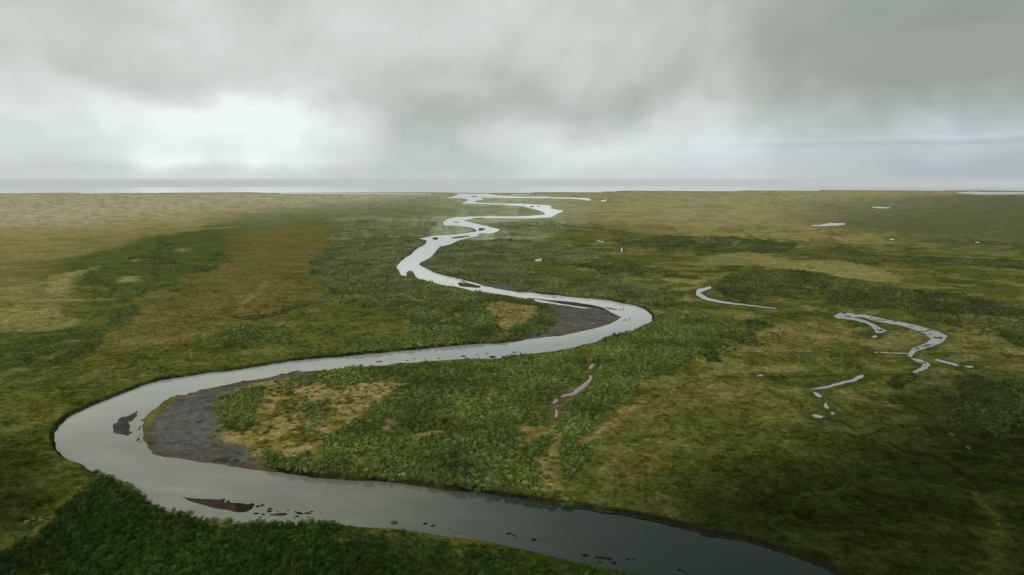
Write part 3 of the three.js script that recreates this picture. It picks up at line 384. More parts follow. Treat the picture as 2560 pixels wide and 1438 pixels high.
{
  // grey silt in the shallow bend; downstream shade and far sky reflection are painted
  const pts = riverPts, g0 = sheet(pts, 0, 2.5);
  // refine so that the colour can change gently along the river
  let tris = []; { const p = g0.attributes.position, ix = g0.index.array; for (let i = 0; i < ix.length; i += 3) tris.push([0, 1, 2].map((k) => [p.getX(ix[i + k]), p.getZ(ix[i + k])])); }
  for (let pass = 0; pass < 18; pass++) { const next = []; let cut = false; for (const t of tris) { let m = 0, at = 0; for (let k = 0; k < 3; k++) { const a = t[k], b = t[(k + 1) % 3], l = Math.hypot(a[0] - b[0], a[1] - b[1]); if (l > m) { m = l; at = k; } } const cz = Math.hypot(t[0][0], t[0][1]); if (m > Math.max(3.2, cz * 0.014)) { const a = t[at], b = t[(at + 1) % 3], c = t[(at + 2) % 3], h = [(a[0] + b[0]) / 2, (a[1] + b[1]) / 2]; next.push([a, h, c], [h, b, c]); cut = true; } else next.push(t); } tris = next; if (!cut) break; }
  const P = [], Cc = [], U = [], dimReach = [0, 0.011, 0.006], silt = [0.255, 0.265, 0.22], teal = [0.04, 0.058, 0.046], skySheen = [0.8, 0.85, 0.88];
  for (const t of tris) for (const [x, z] of t) {
    const r = Math.hypot(x, z), n = fbm(x / 18, z / 18, 3), c = [...teal];
    const bend = sstep(60, -150, x + (n - 0.5) * 30) * sstep(560, 400, r);
    lerpC(c, silt, clamp(bend * 0.95)); { const fl = fbm(x / 26 + z / 90, z / 7 - x / 40, 4), sh = dist(nearBar, x, z, 16), sf = dist(farBar, x, z, 14); const lit = 1 + (fl - 0.5) * 0.5; for (let q = 0; q < 3; q++) c[q] *= lit; if (sh < 16) lerpC(c, [0.21, 0.2, 0.165], 0.5 * sstep(14, 0, sh)); if (sf < 14) lerpC(c, [0.3, 0.29, 0.26], 0.4 * sstep(14, 0, sf)); } lerpC(c, skySheen, 0.3 * sstep(360, 460, r) + 0.7 * sstep(460, 900, r));
    lerpC(c, dimReach, 0.97 * sstep(-60, 60, x) * sstep(330, 250, r));
    P.push(x, 0, z); Cc.push(...c); U.push(x / 30, z / 30);
  }
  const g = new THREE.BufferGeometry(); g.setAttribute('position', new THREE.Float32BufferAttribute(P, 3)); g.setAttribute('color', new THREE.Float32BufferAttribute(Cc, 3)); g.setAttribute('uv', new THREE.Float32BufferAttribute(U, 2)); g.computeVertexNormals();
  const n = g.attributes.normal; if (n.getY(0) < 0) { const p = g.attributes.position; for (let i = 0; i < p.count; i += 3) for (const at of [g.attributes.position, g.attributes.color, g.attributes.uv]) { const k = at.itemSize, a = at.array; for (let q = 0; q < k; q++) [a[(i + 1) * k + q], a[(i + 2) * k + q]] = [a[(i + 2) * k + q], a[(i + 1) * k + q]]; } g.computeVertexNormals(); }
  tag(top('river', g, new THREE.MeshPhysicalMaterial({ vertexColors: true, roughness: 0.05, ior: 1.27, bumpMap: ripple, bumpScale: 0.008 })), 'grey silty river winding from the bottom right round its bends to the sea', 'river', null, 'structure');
}
const stillWater = new THREE.MeshPhysicalMaterial({ color: new THREE.Color(0.36, 0.385, 0.4), roughness: 0.06, ior: 1.4 });
const ditchWater = new THREE.MeshPhysicalMaterial({ color: new THREE.Color(0.2, 0.18, 0.16), roughness: 0.12 });
for (const w of waters) tag(top(w.name, sheet(w.s.pts, w.level, 1.2), w.label.includes('ditch') ? ditchWater : stillWater), w.label, w.category, null, 'structure');
{
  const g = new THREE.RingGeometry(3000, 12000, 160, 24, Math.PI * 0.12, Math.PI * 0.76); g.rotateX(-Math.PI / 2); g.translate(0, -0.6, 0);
  tag(top('sea', g, new THREE.MeshPhysicalMaterial({ color: new THREE.Color(0.68, 0.73, 0.745), roughness: 0.06, ior: 1.4 })), 'pale calm sea merging with the low clouds along the whole horizon', 'sea', null, 'structure');  // base colour raised to carry the brightness of the reflected sky
}

// ------------------------------------------------------------------ gravel bars and islets in the river
function mound(pts, step, tall, slope, tint) {
  const s = shape(pts), nx = Math.ceil((s.x1 - s.x0 + 4) / step), nz = Math.ceil((s.z1 - s.z0 + 4) / step), P = [], Cc = [], U = [], I = [], ok = [];
  for (let j = 0; j <= nz; j++) for (let i = 0; i <= nx; i++) {
    const x = s.x0 - 2 + i * step, z = s.z0 - 2 + j * step, f = fbm(x / 2.3, z / 2.3, 3), b = fbm(x / 7, z / 7, 2), d = -dist(s, x + (f - 0.5) * 1.6 * Math.max(1, step), z + (b - 0.5) * 2 * Math.max(1, step), 40);
    const h = d < 0 ? Math.max(-0.5, d * 0.3) : Math.min(tall * (0.5 + b), d * slope) + (f - 0.5) * 0.1 * Math.min(1, d);
    const c = [...tint[0]]; lerpC(c, tint[1], sstep(0.45, 0.6, b)); const v = 0.7 + 0.6 * f;
    P.push(x, h, z); Cc.push(c[0] * v, c[1] * v, c[2] * v); U.push(x / 16, z / 16); ok.push(d > -1.6 * step);
  }
  for (let j = 0; j < nz; j++) for (let i = 0; i < nx; i++) { const a = j * (nx + 1) + i, b = a + 1, c = a + nx + 1, d = c + 1; if (ok[a] || ok[b] || ok[c] || ok[d]) I.push(a, c, b, b, c, d); }
  const g = new THREE.BufferGeometry(); g.setAttribute('position', new THREE.Float32BufferAttribute(P, 3)); g.setAttribute('color', new THREE.Float32BufferAttribute(Cc, 3)); g.setAttribute('uv', new THREE.Float32BufferAttribute(U, 2)); g.setIndex(I); g.computeVertexNormals();
  return g;
}
const barLook = soilLook({ vertexColors: true, map: grain }), GR = [C(80, 80, 76), C(70, 70, 68)], BR = [C(92, 78, 64), C(74, 70, 64)], DK = [C(46, 43, 35), C(66, 58, 45)];
const bars = [
  [[690, 410, 0], 0, 0, 0],
].slice(1);
function bar(flat, step, tall, slope, tint, label) { tag(top('gravel_bar', mound(outline(flat, 0.1), step, tall, slope, tint), barLook), label, 'gravel bar'); }
bar([279, 1069, 283, 1059, 293, 1056, 294, 1048, 302, 1042, 312, 1042, 318, 1045, 322, 1053, 323, 1062, 325, 1070, 322, 1078, 328, 1079, 331, 1084, 322, 1085, 316, 1091, 305, 1088, 290, 1084, 281, 1077], 0.5, 0.7, 0.22, GR, 'grey rounded mud islet in the left bend of the near river');
bar([312, 1042, 330, 1034, 347, 1026, 338, 1044, 325, 1056, 319, 1052], 0.5, 0.3, 0.12, BR, 'brown pointed sand tail behind the grey islet in the left bend');
bar([448, 1245, 470, 1246, 500, 1248, 550, 1249, 562, 1249, 556, 1256, 566, 1255, 571, 1252, 580, 1256, 600, 1257, 622, 1259, 637, 1260, 632, 1271, 616, 1280, 594, 1281, 578, 1279, 556, 1275, 528, 1270, 500, 1261, 474, 1254], 0.4, 0.4, 0.11, DK, 'long dark mud bar off the near bank in front of the willow thicket');
bar([668, 1288, 690, 1284, 712, 1282, 716, 1288, 702, 1292, 684, 1291], 0.4, 0.4, 0.2, DK, 'small dark wedge-shaped bar right of the long dark mud bar');
bar([1316, 744, 1340, 746, 1370, 750, 1400, 752, 1440, 756, 1480, 762, 1505, 768, 1526, 778, 1520, 779, 1490, 772, 1450, 767, 1400, 759, 1350, 750], 1, 0.5, 0.12, [C(62, 62, 56), C(70, 66, 56)], 'long dark gravel spit splitting the river above the big bend');
bar([1510, 767, 1528, 770, 1546, 774, 1540, 775, 1520, 772], 0.8, 0.35, 0.2, GR, 'thin gravel sliver at the tip of the long spit in the big bend');
bar([1143, 707, 1150, 706, 1168, 707, 1186, 711, 1204, 716, 1196, 720, 1170, 718, 1148, 716], 1, 0.6, 0.15, BR, 'brown gravel bar with a stump in the narrow reach above the big bend');
bar([1148, 701, 1160, 702, 1168, 705, 1158, 705], 1, 0.4, 0.2, GR, 'thin dark gravel strip just upstream of the brown gravel bar');
bar([1080, 595, 1086, 594, 1096, 594.6, 1095, 598, 1088, 600, 1082, 598], 1.2, 1.1, 0.3, [C(56, 66, 50), C(70, 74, 56)], 'small round islet in the upper left bend, the highest of its reach');
bar([1124, 595, 1140, 591.6, 1160, 590, 1178, 589, 1170, 592.4, 1150, 595, 1134, 596.4], 1.5, 0.5, 0.1, [C(88, 90, 66), C(96, 84, 64)], 'long low bar along the right shore of the upper bend');
bar([1197, 570, 1212, 570.6, 1214, 573.4, 1200, 578, 1196, 576], 1.5, 0.5, 0.1, [C(86, 88, 66), C(90, 84, 66)], 'olive islet in the right-hand corner of the upper bend');
bar([1190, 586.4, 1204, 584.4, 1220, 583, 1214, 586, 1200, 588], 1.5, 0.4, 0.1, [C(90, 92, 66), C(90, 84, 66)], 'flat bar by the lower shore of the right-hand upper corner');
bar([1132, 554, 1142, 554.4, 1150, 555.4, 1140, 556.8], 1.5, 0.4, 0.1, GR, 'thin bar in mid stream of the third bend from the sea');
bar([1180, 545.8, 1200, 544.4, 1216, 544.2, 1200, 546.8, 1186, 547.2], 2, 0.4, 0.1, [C(98, 98, 72), C(96, 88, 70)], 'pale bar along the long straight reach below the estuary');
bar([1324, 515.4, 1336, 515.2, 1334, 518, 1326, 518], 3, 0.6, 0.06, [C(100, 100, 84), C(96, 94, 80)], 'left one of the two bars in the wide reach near the estuary');
bar([1342, 514.4, 1352, 515, 1350, 517, 1343, 516.4], 3, 0.6, 0.06, [C(100, 100, 84), C(96, 94, 80)], 'right one of the two bars in the wide reach near the estuary');
bar([1176, 491, 1190, 490.4, 1196, 492, 1182, 492.8], 5, 0.6, 0.03, [C(110, 112, 96), C(106, 104, 90)], 'low flat islet in the middle of the estuary mouth');

// ------------------------------------------------------------------ rocks, sods and driftwood in and beside the water
function lump(seed, flat = 0.6, rough = 0.35, detail = 2) {
  const g = new THREE.IcosahedronGeometry(1, detail), p = g.attributes.position, r = makeRng(seed), a = r() * 90, b = r() * 90;
  for (let i = 0; i < p.count; i++) { const x = p.getX(i), y = p.getY(i), z = p.getZ(i), k = 1 + rough * (fbm(x * 1.7 + a + y, z * 1.7 + b - y * 1.3, 3) - 0.5) * 2; p.setXYZ(i, x * k, Math.max(-0.35, y * k * flat), z * k * 0.8); }
  g.computeVertexNormals(); return g;
}
const rockShapes = [1, 2, 3, 4].map((k) => lump(k * 31)), rockDark = soilLook({ color: new THREE.Color(...C(30, 28, 24)), roughness: 0.8 }), rockGrey = soilLook({ color: new THREE.Color(...C(52, 50, 44)), roughness: 0.85 }), white = soilLook({ color: new THREE.Color(0.75, 0.76, 0.74) }), sod = soilLook({ color: new THREE.Color(...C(62, 64, 26)) });
const rr = makeRng(77);
function rock(px, py, wpx, label, group, mat = rockDark, stretch = 1, name = 'rock', category = 'rock') {
  const [x, z] = ground(px, py, 0.1), s = wpx * Math.hypot(x, z, ALT) / F / 2.35, m = top(name, rockShapes[Math.floor(rr() * 4)], mat);
  m.position.set(x, 0.02, z); m.rotation.y = (rr() - 0.5) * 0.8; m.scale.set(s * stretch, s * 0.8, s); return tag(m, label, category, group);
}
rock(985, 1307, 20, 'mossy green-topped boulder standing in the water off the near bank', null, sod, 1, 'boulder', 'boulder');
rock(629, 1262, 15, 'dark round boulder on the right end of the long dark mud bar', null, rockDark, 1, 'boulder', 'boulder');
rock(557, 1249, 8, 'small dark stone on the upper edge of the long dark mud bar', null); rock(570, 1253, 8, 'dark stone in the notch of the long dark mud bar', null);
rock(644, 1266, 11, 'left rock of the close pair beside the long dark mud bar', null); rock(655, 1263, 10, 'reddish right rock of the close pair beside the long dark mud bar', null, soilLook({ color: new THREE.Color(...C(44, 28, 24)) }));
rock(713, 1286, 10, 'blackish rock on the tip of the small wedge-shaped bar', null);
for (const [x, y, w, s] of [[675, 1272, 10, 1.3], [673, 1278, 11, 1.4], [640, 1284, 9, 1.6], [657, 1286, 8, 1.4], [650, 1293, 6, 1.2], [694, 1278, 6, 1], [748, 1283, 11, 2.2], [768, 1283, 9, 2], [779, 1279, 7, 1.3], [742, 1291, 8, 1.4], [736, 1295, 6, 1], [720, 1275, 5, 1.5], [738, 1278, 5, 1.2], [804, 1283, 4, 1], [771, 1293, 5, 1]]) rock(x, y, w, 'small dark rock of the scatter trailing right of the long mud bar', 'rocks trailing from the long mud bar', rockDark, s);
for (const [x, y, w, s] of [[1063, 1309, 11, 1.2], [1082, 1314, 9, 1.6], [1124, 1324, 5, 1], [1150, 1333, 4, 1], [1200, 1327, 5, 1], [1140, 1332, 4, 1.6], [1272, 1334, 10, 1.5], [1284, 1338, 7, 1.4], [1290, 1343, 5, 1], [1354, 1353, 4, 1], [1464, 1388, 13, 1.4], [1492, 1393, 10, 1.4], [1506, 1394, 12, 1.8], [1522, 1397, 12, 1.5], [1500, 1405, 8, 1.5], [1534, 1407, 10, 1.8], [1570, 1398, 7, 1.4], [1584, 1397, 6, 1.6], [1610, 1402, 4, 1], [1636, 1410, 5, 1.2], [1700, 1425, 9, 1.8], [1712, 1430, 6, 1.5]]) rock(x, y, w, 'small dark rock in the shallows along the near bank right of the mossy boulder', 'rocks along the near bank', rockDark, s);
rock(1335, 1349, 15, 'largest bare dark rock in the shallows along the near bank', null);
for (const [x, y, w, s] of [[346, 1098, 9, 1], [343, 1102, 6, 1], [350, 1105, 5, 1], [350, 1089, 4, 1], [347, 1073, 7, 1], [350, 1067, 6, 1], [355, 1050, 6, 1.2]]) rock(x, y, w, 'black stone in the water at the mossy tip of the gravel beach', 'stones at the tip of the gravel beach', rockDark, s);
for (const [x, y, w, s] of [[885, 913, 5, 1], [942, 905, 6, 1.4], [950, 904, 8, 1.6], [1018, 901, 6, 1.5], [1035, 896, 6, 1.2], [1062, 897, 5, 1.4], [1098, 896, 6, 1.6], [1194, 887, 5, 1.4], [1217, 884, 6, 1.4], [1285, 881, 7, 1.8], [1292, 880, 5, 1]]) rock(x, y, w, 'small rock along the shore of the straight reach behind the peninsula willows', 'rocks along the straight reach', rockGrey, s);
rock(1158, 891, 11, 'rounded dark boulder at the shore of the straight reach', null, rockGrey, 1.1, 'boulder', 'boulder'); rock(1231, 893, 16, 'long flat grass-grey sod beside the shore of the straight reach', null, soilLook({ color: new THREE.Color(...C(56, 60, 42)) }), 1.3, 'sod_clump', 'sod clump');
rock(1440, 790.5, 5, 'single white stone on the dark far gravel beach', null, white); rock(748, 1267.6, 2.6, 'left white stone breaking the water above the rock scatter', null, white); rock(778, 1266, 2.4, 'right white stone breaking the water above the rock scatter', null, white);
rock(495, 1077, 8, 'rusty brown flat stone on the grey gravel beach, the upper one', null, soilLook({ color: new THREE.Color(...C(88, 66, 48)) }), 1.3); rock(449, 1083, 8, 'rusty brown flat stone on the grey gravel beach, the lower one', null, soilLook({ color: new THREE.Color(...C(96, 80, 60)) }), 1.3);
function snag(px, py, long, tall, lean, label) {            // a driftwood branch with a fork
  const [x, z] = ground(px, py, 0.1), gs = [], add = (ax, ay, az, bx, by, bz, r) => { const c = new THREE.CatmullRomCurve3([new THREE.Vector3(ax, ay, az), new THREE.Vector3((ax + bx) / 2, (ay + by) / 2 + 0.1, (az + bz) / 2 + 0.1), new THREE.Vector3(bx, by, bz)]); gs.push(new THREE.TubeGeometry(c, 6, r, 6)); };
  add(-long / 2, 0, 0, long / 2, tall * 0.4, 0.3, 0.22); add(long * 0.1, 0.2, 0, long * 0.1 + lean, tall, 0.2, 0.14); add(0, 0.1, 0, -long * 0.2, tall * 0.6, -0.4, 0.1);
  const m = top('driftwood', mergeGeometries(gs), rockDark); m.position.set(x, 0, z); tag(m, label, 'driftwood');
}
snag(1562, 801, 3.4, 1.6, 0.6, 'dark forked driftwood log in the water off the far gravel tip'); snag(1573, 800, 0.6, 2.8, 0.1, 'thin upright driftwood stake right of the forked log'); snag(1558, 774, 0.6, 2.2, 0.2, 'thin upright driftwood stake above the forked log');
snag(1551, 775, 3, 0.8, 0.4, 'flat driftwood tangle at the tip of the gravel spit'); snag(1142, 697, 4, 2, 0.5, 'dark stump of driftwood upstream of the brown gravel bar'); snag(1197, 719, 4, 1.4, 0.5, 'driftwood lying on the downstream tip of the brown gravel bar');
snag(1131, 716, 0.8, 4.2, 0.2, 'thin upright snag by the left bank beside the brown gravel bar'); snag(1385, 744, 3, 1.2, 0.4, 'dark driftwood clump at the upstream head of the long spit'); snag(1459, 863, 2.4, 0.8, 0.3, 'low driftwood in the water beside the straight reach bushes');

// ------------------------------------------------------------------ willows
const leafLook = new THREE.MeshPhysicalMaterial({ vertexColors: true, roughness: 1, specularIntensity: 0.04 }), stemLook = soilLook({ color: new THREE.Color(0.06, 0.05, 0.04) });
function crown(seed, leaves, leafSize, lobes) {             // many small leaf sprays through the outer part of a lumpy dome
  const r = makeRng(seed), ball = []; for (let k = 0; k < lobes; k++) { const a = r() * 6.28, d = k ? 0.35 + r() * 0.4 : 0; ball.push([Math.cos(a) * d, 0.38 + r() * 0.4 - d * 0.25, Math.sin(a) * d, 0.38 + r() * 0.2]); }
  const P = [], N = [], Cc = [], I = [], v = new THREE.Vector3(), t = new THREE.Vector3(), b = new THREE.Vector3();
  for (let k = 0; k < leaves; k++) {
    const [cx, cy, cz, cr] = ball[Math.floor(r() * lobes)]; v.set(r() * 2 - 1, r() * 1.9 - 0.75, r() * 2 - 1).normalize();
    const q = cr * (0.72 + 0.36 * r()), x = cx + v.x * q, y = Math.max(0.04, cy + v.y * q), z = cz + v.z * q;
    v.add(t.set(r() - 0.5, r() * 0.7, r() - 0.5).multiplyScalar(1.1)).normalize(); t.set(r() - 0.5, r() - 0.5, r() - 0.5).cross(v).normalize(); b.crossVectors(v, t);
    const s = leafSize * (0.6 + 0.8 * r()), w = s * (0.5 + 0.3 * r()), o = P.length / 3, m = 0.6 + 0.8 * r(), yel = r();
    for (const [p, u] of [[-1, 0], [0, -1], [1, 0], [0, 1]]) { P.push(x + t.x * p * s + b.x * u * w, y + t.y * p * s + b.y * u * w, z + t.z * p * s + b.z * u * w); N.push(v.x, v.y, v.z); Cc.push(m * (0.85 + 0.35 * yel), m, m * (1.05 - 0.3 * yel)); }
    I.push(o, o + 1, o + 2, o, o + 2, o + 3);
  }
  const g = new THREE.BufferGeometry(); g.setAttribute('position', new THREE.Float32BufferAttribute(P, 3)); g.setAttribute('normal', new THREE.Float32BufferAttribute(N, 3)); g.setAttribute('color', new THREE.Float32BufferAttribute(Cc, 3)); g.setIndex(I); return g;
}
const crownsNear = [11, 22, 33, 44, 55].map((s, k) => crown(s, 380, 0.105, 5 + k)), crownsFar = [61, 72, 83].map((s) => crown(s, 110, 0.17, 6));
function stems(seed) { const r = makeRng(seed), gs = []; for (let k = 0; k < 5; k++) { const a = r() * 6.28, d = 0.3 + r() * 0.35; gs.push(new THREE.TubeGeometry(new THREE.CatmullRomCurve3([new THREE.Vector3(0, -0.12, 0), new THREE.Vector3(Math.cos(a) * d * 0.4, 0.25, Math.sin(a) * d * 0.4), new THREE.Vector3(Math.cos(a) * d, 0.65, Math.sin(a) * d)]), 4, 0.025, 4)); } return mergeGeometries(gs); }
const stemShapes = [1, 2, 3].map(stems);
const tones = [C(102, 110, 76), C(76, 90, 44), C(68, 83, 38), C(86, 95, 46), C(58, 74, 40), C(94, 98, 50)].map((c) => c.map((x) => x * 1.35));
const HAZEWILLOW = C(112, 120, 92).map((x) => x * 1.2);  // haze tone blended into the colour of distant willows
const loneTones = [C(66, 76, 36), C(74, 84, 38), C(60, 74, 40)].map((c) => c.map((x) => x * 1.3));
const mats = loneTones.map((c) => { const m = leafLook.clone(); m.color.setRGB(...c); return m; });
// shrubs that stand apart: each one an object of crown and stems
const protos = crownsNear.flatMap((g, k) => mats.map((m, q) => { const o = new THREE.Group(), a = new THREE.Mesh(g, m), b = new THREE.Mesh(stemShapes[k % 3], stemLook); a.name = 'crown'; b.name = 'stem'; a.castShadow = b.castShadow = a.receiveShadow = true; o.add(a, b); return o; }));
const rs = makeRng(4242); let nShrubs = 0;
function pixelOf(x, z) { const y = 1.6 - ALT, dz = -z * cp - y * sp, dy = y * cp - z * sp; return [W / 2 + F * x / dz, HH / 2 - F * dy / dz]; }
function shrub(x, z, wide, tall, label, group, pick) {
  const o = protos[pick ?? Math.floor(rs() * protos.length)].clone(); o.name = numbered('willow_shrub'); const t = terrain(x, z, false);
  o.position.set(x, t.h - 0.05, z); o.rotation.y = rs() * 6.28; o.scale.set(wide, tall, wide); scene.add(o); nShrubs++;
  return tag(o, label, 'shrub', group);
}
const taken = [];
{
  const tried = makeRng(91), fields = [
    [[560, 1000, 640, 966, 760, 944, 900, 950, 1000, 962, 900, 1040, 820, 1090, 790, 1160, 680, 1170, 610, 1110, 570, 1060], 150, 'low willow shrub on the sandy flat of the near bend', 'shrubs on the sandy flat of the near bend', 0.7, 1.9],
    [[1215, 765, 1245, 755, 1335, 768, 1338, 786, 1318, 806, 1262, 820, 1252, 796], 34, 'small dark willow shrub on the dry sandy field inside the far bend', 'shrubs on the dry field of the far bend', 0.8, 1.7],
    [[868, 970, 930, 960, 1010, 964, 960, 985, 900, 1015], 8, 'round willow shrub on the pale clearing at the edge of the peninsula willows', 'shrubs on the pale clearing', 1, 1.9],
    [[1340, 1140, 1385, 1130, 1392, 1180, 1400, 1240, 1360, 1225, 1340, 1180], 12, 'round willow shrub on the straw-coloured path through the peninsula willows', 'shrubs on the straw path', 1.1, 2],
  ];
  for (const [flat, count, label, group, lo, hi] of fields) {
    const s = shape(outline(flat)); let n = 0;
    for (let k = 0; k < count * 40 && n < count; k++) {
      const x = mix(s.x0, s.x1, tried()), z = mix(s.z0, s.z1, tried()); if (dist(s, x, z, 5) > 0) continue;
      const w = mix(lo, hi, tried() ** 2.2); if (taken.some(([a, b, q]) => Math.hypot(a - x, b - z) < (q + w) * 0.9)) continue;
      const [px, py] = pixelOf(x, z), size = w > 1.25 ? 'broad' : 'small';
      const spot = !label.includes('sandy flat') ? '' : px < 625 ? ' next to the gravel beach' : py < 985 ? ' towards the straight reach' : py > 1120 ? ' towards the front bank' : px > 830 ? ' next to the closed thicket' : ' out in its open middle';
      taken.push([x, z, w]); shrub(x, z, w, w * (0.62 + 0.25 * tried()), label.replace(/^(low|small|round)/, size) + spot, group); n++;
    }
  }
  const edge = (flat, n, label, group, lo, hi, back = 1.6) => { const p = outline(flat, 1.4); for (let k = 0; k < n; k++) { const f = (k + tried() * 0.7) / n * (p.length - 1), i = Math.min(p.length - 2, Math.floor(f)), t = f - i, x = mix(p[i][0], p[i + 1][0], t), z = mix(p[i][1], p[i + 1][1], t), w = mix(lo, hi, tried()); const dd = dist(river, x, z, 20); if (dd < 0.4) continue; taken.push([x, z, w]); const [px] = pixelOf(x, z), where = px < 420 ? ', upstream end' : px < 620 ? ', beside the long mud bar' : px < 900 ? ', above the rock scatter' : px < 1120 ? ', middle of the bank' : ', meadow end'; shrub(x, z, w, w * (0.8 + 0.3 * tried()), label + where, group); } };
  edge([770, 1180, 900, 1189, 1000, 1198, 1100, 1207, 1200, 1221, 1300, 1234, 1395, 1248], 34, 'willow leaning over the cut bank at the front of the peninsula', 'shrubs along the peninsula cut bank', 1.2, 2.3);
  edge([250, 1186, 300, 1206, 350, 1238, 395, 1270, 500, 1302, 600, 1312, 720, 1314, 850, 1312], 34, 'bushy willow at the water edge of the foreground thicket', 'willows at the foreground water edge', 1.3, 2.2);
  for (const [px, py, w, label] of [[1420, 1256, 2.6, 'dark overhanging bush at the cut bank where the meadow begins'], [240, 1173, 2, 'rounded bush on the left bank at the head of the grassy strip'], [1608, 824, 3, 'tall ragged bush on the inner shore of the big bend'], [1288, 856, 2.6, 'round bush standing in the shallows at the end of the far gravel beach'],
    [1258, 1178, 1, 'small bush beside the bare patch near the front of the peninsula'], [1552, 1192, 2.4, 'lone dark bush on the brown meadow right of the straw path'], [2298, 1075, 2, 'lone dark bush beside the dry channel in the right meadow'], [2380, 1090, 2, 'dark bush at the bend of the dry channel on the right meadow'], [2420, 1120, 1.2, 'small bush below the dry channel on the right meadow'],
    [2038, 966, 2.4, 'dark bush on the corner of the zigzag creek'], [470, 902, 1.6, 'lone dark bush on the brown meadow left of the straight reach'], [2320, 946, 3, 'dark bush under the hooked stream reach']]) { const [x, z] = ground(px, py); taken.push([x, z, w]); shrub(x, z, w, w * 0.85, label, null); }
  for (const [px, py, w] of [[560, 1070, 1], [545, 1082, 1.3], [536, 1095, 1.3], [528, 1100, 1.1], [590, 1148, 1.5], [603, 1158, 1.2], [520, 1098, 1], [512, 997, 0.9], [552, 1108, 0.8], [570, 1084, 1.2]]) { const [x, z] = ground(px, py, 0.8); shrub(x, z, w, w * 0.5, 'yellow-green moss clump on the edge of the dark gravel beach', 'moss clumps on the gravel beach', 2); }
}
// sedge tussocks of the near meadows and the sandy flat
{
  const r = makeRng(606), g = new THREE.IcosahedronGeometry(1, 1); { const p = g.attributes.position; for (let k = 0; k < p.count; k++) { const x = p.getX(k), y = p.getY(k), z = p.getZ(k), m = 0.75 + 0.5 * hash(Math.round(x * 50) + 9, Math.round(y * 50 + z * 170)); p.setXYZ(k, x * m, Math.max(-0.2, y) * m * 0.75, z * m); } g.computeVertexNormals(); }
  const spots = []; let ring = 180;
  while (ring < 520) {
    const cell = 1.35 * Math.max(1, ring / 300), n = Math.floor(1.6 * ring / cell);
    for (let k = 0; k < n; k++) {
      const a = (k + r()) / n * 1.6 - 0.8, q = ring + (r() - 0.5) * cell, x = Math.sin(a) * q, z = -Math.cos(a) * q, u = r(), v = r(), w = r();
      if (fbm(x / 11, z / 11, 2) + (u - 0.5) * 0.5 < 0.5) continue;
      if (dist(river, x, z, 4) < 2.4) continue;
      const t = terrain(x, z, false); if (t.tk > 0.5 || t.h < 0.9 || dist(nearBar, x, z, 4) < 1) continue;
      let wet = false; for (const s of waters) if (dist(s.s, x, z, 3) < 0.9) { wet = true; break; } if (wet) continue;
      const m = 0.7 + 0.7 * v; spots.push([x, t.h - 0.05, z, (0.28 + 0.42 * w * w) * Math.max(1, ring / 330), u * 7, t.c[0] * m, t.c[1] * m * 1.04, t.c[2] * m * 0.9]);
    }
    ring += cell;
  }
  const im = new THREE.InstancedMesh(g, soilLook({}), spots.length), m4 = new THREE.Matrix4(), q4 = new THREE.Quaternion(), up = new THREE.Vector3(0, 1, 0), c = new THREE.Color();
  spots.forEach(([x, y, z, s, a, cr, cg, cb], k) => { im.setMatrixAt(k, m4.compose(new THREE.Vector3(x, y, z), q4.setFromAxisAngle(up, a), new THREE.Vector3(s, s * 0.8, s))); im.setColorAt(k, c.setRGB(cr, cg, cb)); });
  im.name = 'sedge_tussocks'; im.castShadow = im.receiveShadow = true; scene.add(im); tag(im, 'sedge and grass tussocks dotted over the near meadows on both banks', 'tussocks', null, 'stuff');
  console.log('tussocks', spots.length);
}
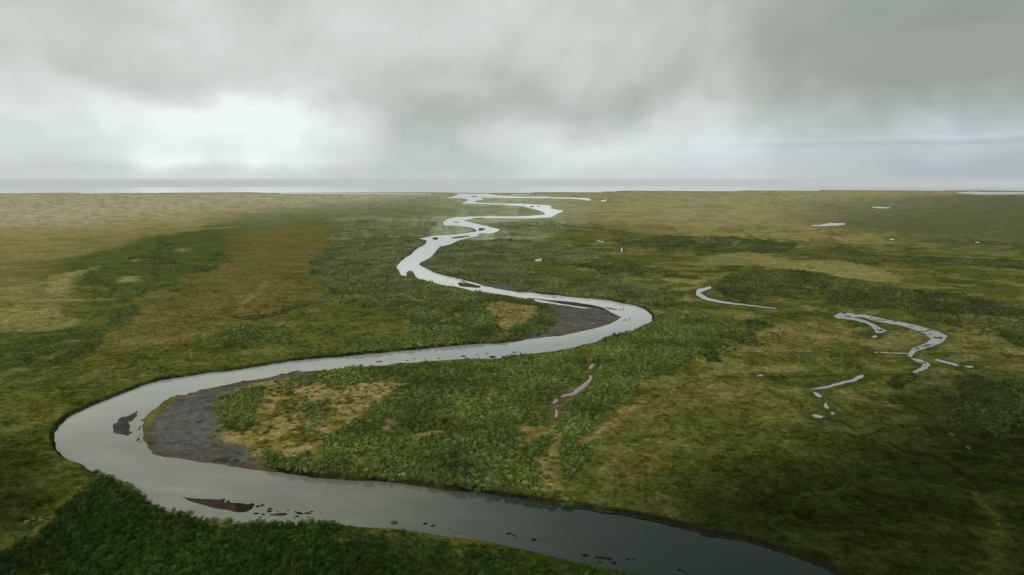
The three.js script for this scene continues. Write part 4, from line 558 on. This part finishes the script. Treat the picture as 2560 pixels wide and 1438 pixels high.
// the closed thickets: masses that nobody could count
{
  const r = makeRng(2024), lists = {}; let total = 0;
  const seen = (x, z) => Math.abs(Math.atan2(x, -z)) < 0.8;
  let ring = 190;
  while (ring < 2000) {
    const cell = 1.42 * Math.max(1, (ring / 420) ** 0.64), n = Math.floor(1.6 * ring / cell);
    for (let k = 0; k < n; k++) {
      const a = (k + r()) / n * 1.6 - 0.8, q = ring + (r() - 0.5) * cell, x = Math.sin(a) * q, z = -Math.cos(a) * q, p = r(), u = r(), v = r(), w = r();
      if (!seen(x, z)) continue;
      const [tk, where] = thicketAt(x, z, q); if (tk < 0.12 || p > tk * 1.15) continue;
      const dr = dist(river, x, z, 6); if (dr < 1.2) continue;
      let wet = false; for (const s of waters) if (dist(s.s, x, z, 3) < 0.8) { wet = true; break; } if (wet) continue;
      const wide = cell * mix(0.45, 1.2, u * u * u), tall = (where === 'low bank' ? 0.55 : where === 'west' ? 0.6 : 1) * Math.min(3, mix(0.6, 2.3, v * v) * Math.min(1.35, 0.35 + 0.4 * cell) * (0.6 + 0.5 * tk)), h = terrain(x, z, false).h;
      (lists[where + (q < 620 ? ' near' : ' far')] ??= []).push([x, h - 0.1, z, wide, tall, w, fbm(x / 25 + 5, z / 25, 2)]); total++;
    }
    ring += cell * 0.9;
  }
  const LAB = { peninsula: ['dense green willow thicket covering the peninsula inside the near bend', 'dense willow thicket on the far part of the peninsula'], 'low bank': ['low mossy willow scrub on the near bank right of the tall thicket', 'low scrub'], foreground: ['dark green willow thicket along the bottom of the view', 'dark green willow thicket'], 'middle bend': ['green willow thicket on the low ground beside the straight reach', 'dusky green willow thicket on both shores around the middle bends'], east: ['patchy dark willow scrub in the near part of the right meadow', 'patchy dark willow scrub across the plain right of the river'], far: ['far willow scrub', 'far grey-green willow scrub between the upper river bends'], west: ['strips of willow along the outer left bank of the near river', 'patchy low willow scrub and strips on the plain left of the river'] };
  const m4 = new THREE.Matrix4(), q4 = new THREE.Quaternion(), up = new THREE.Vector3(0, 1, 0), col = new THREE.Color(), P3 = new THREE.Vector3(), S3 = new THREE.Vector3();
  for (const [key, list] of Object.entries(lists)) {
    const near = key.endsWith('near'), where = key.replace(/ (near|far)$/, ''), shapes = near ? crownsNear : crownsFar, dark = where === 'foreground' ? 0.29 : where === 'low bank' ? 0.29 : where === 'east' ? 0.62 : where === 'far' ? 1.2 : 1.02;  // front thickets darkened in colour as shade, far ones brightened as haze
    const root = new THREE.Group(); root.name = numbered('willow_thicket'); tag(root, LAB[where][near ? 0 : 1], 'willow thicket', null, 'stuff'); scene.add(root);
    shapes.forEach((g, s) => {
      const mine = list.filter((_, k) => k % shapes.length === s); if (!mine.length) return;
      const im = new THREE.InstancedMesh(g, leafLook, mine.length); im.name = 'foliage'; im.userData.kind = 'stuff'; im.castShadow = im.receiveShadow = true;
      mine.forEach(([x, y, z, w, t, p, n], k) => { im.setMatrixAt(k, m4.compose(P3.set(x, y, z), q4.setFromAxisAngle(up, p * 50), S3.set(w, t, w))); const c = [...tones[Math.floor(p * 60) % 6]]; lerpC(c, tones[2], 0.25); lerpC(c, HAZEWILLOW, where === 'far' ? 0.75 : (where === 'east' ? 0.2 : where === 'west' ? 0.12 : 0.42) * sstep(430, 1150, Math.hypot(x, z))); if (where === 'foreground' || where === 'low bank') { c[0] *= 0.8; c[1] *= 1.24; c[2] *= 0.7; } else if (near) c[1] *= 1.07; const v = (where === 'east' ? mix(0.55, 1.15, sstep(330, 650, Math.hypot(x, z))) : where === 'west' ? 0.8 : 1) * dark * (0.45 + 1.1 * n) * (0.7 + 0.6 * ((p * 77) % 1)); im.setColorAt(k, col.setRGB(c[0] * v, c[1] * v, c[2] * v)); });  // haze blended in with distance; near eastern scrub dimmed like the foreground
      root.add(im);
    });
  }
  console.log('shrubs', nShrubs, 'thicket plants', total);
}
renderer.render(scene, camera);
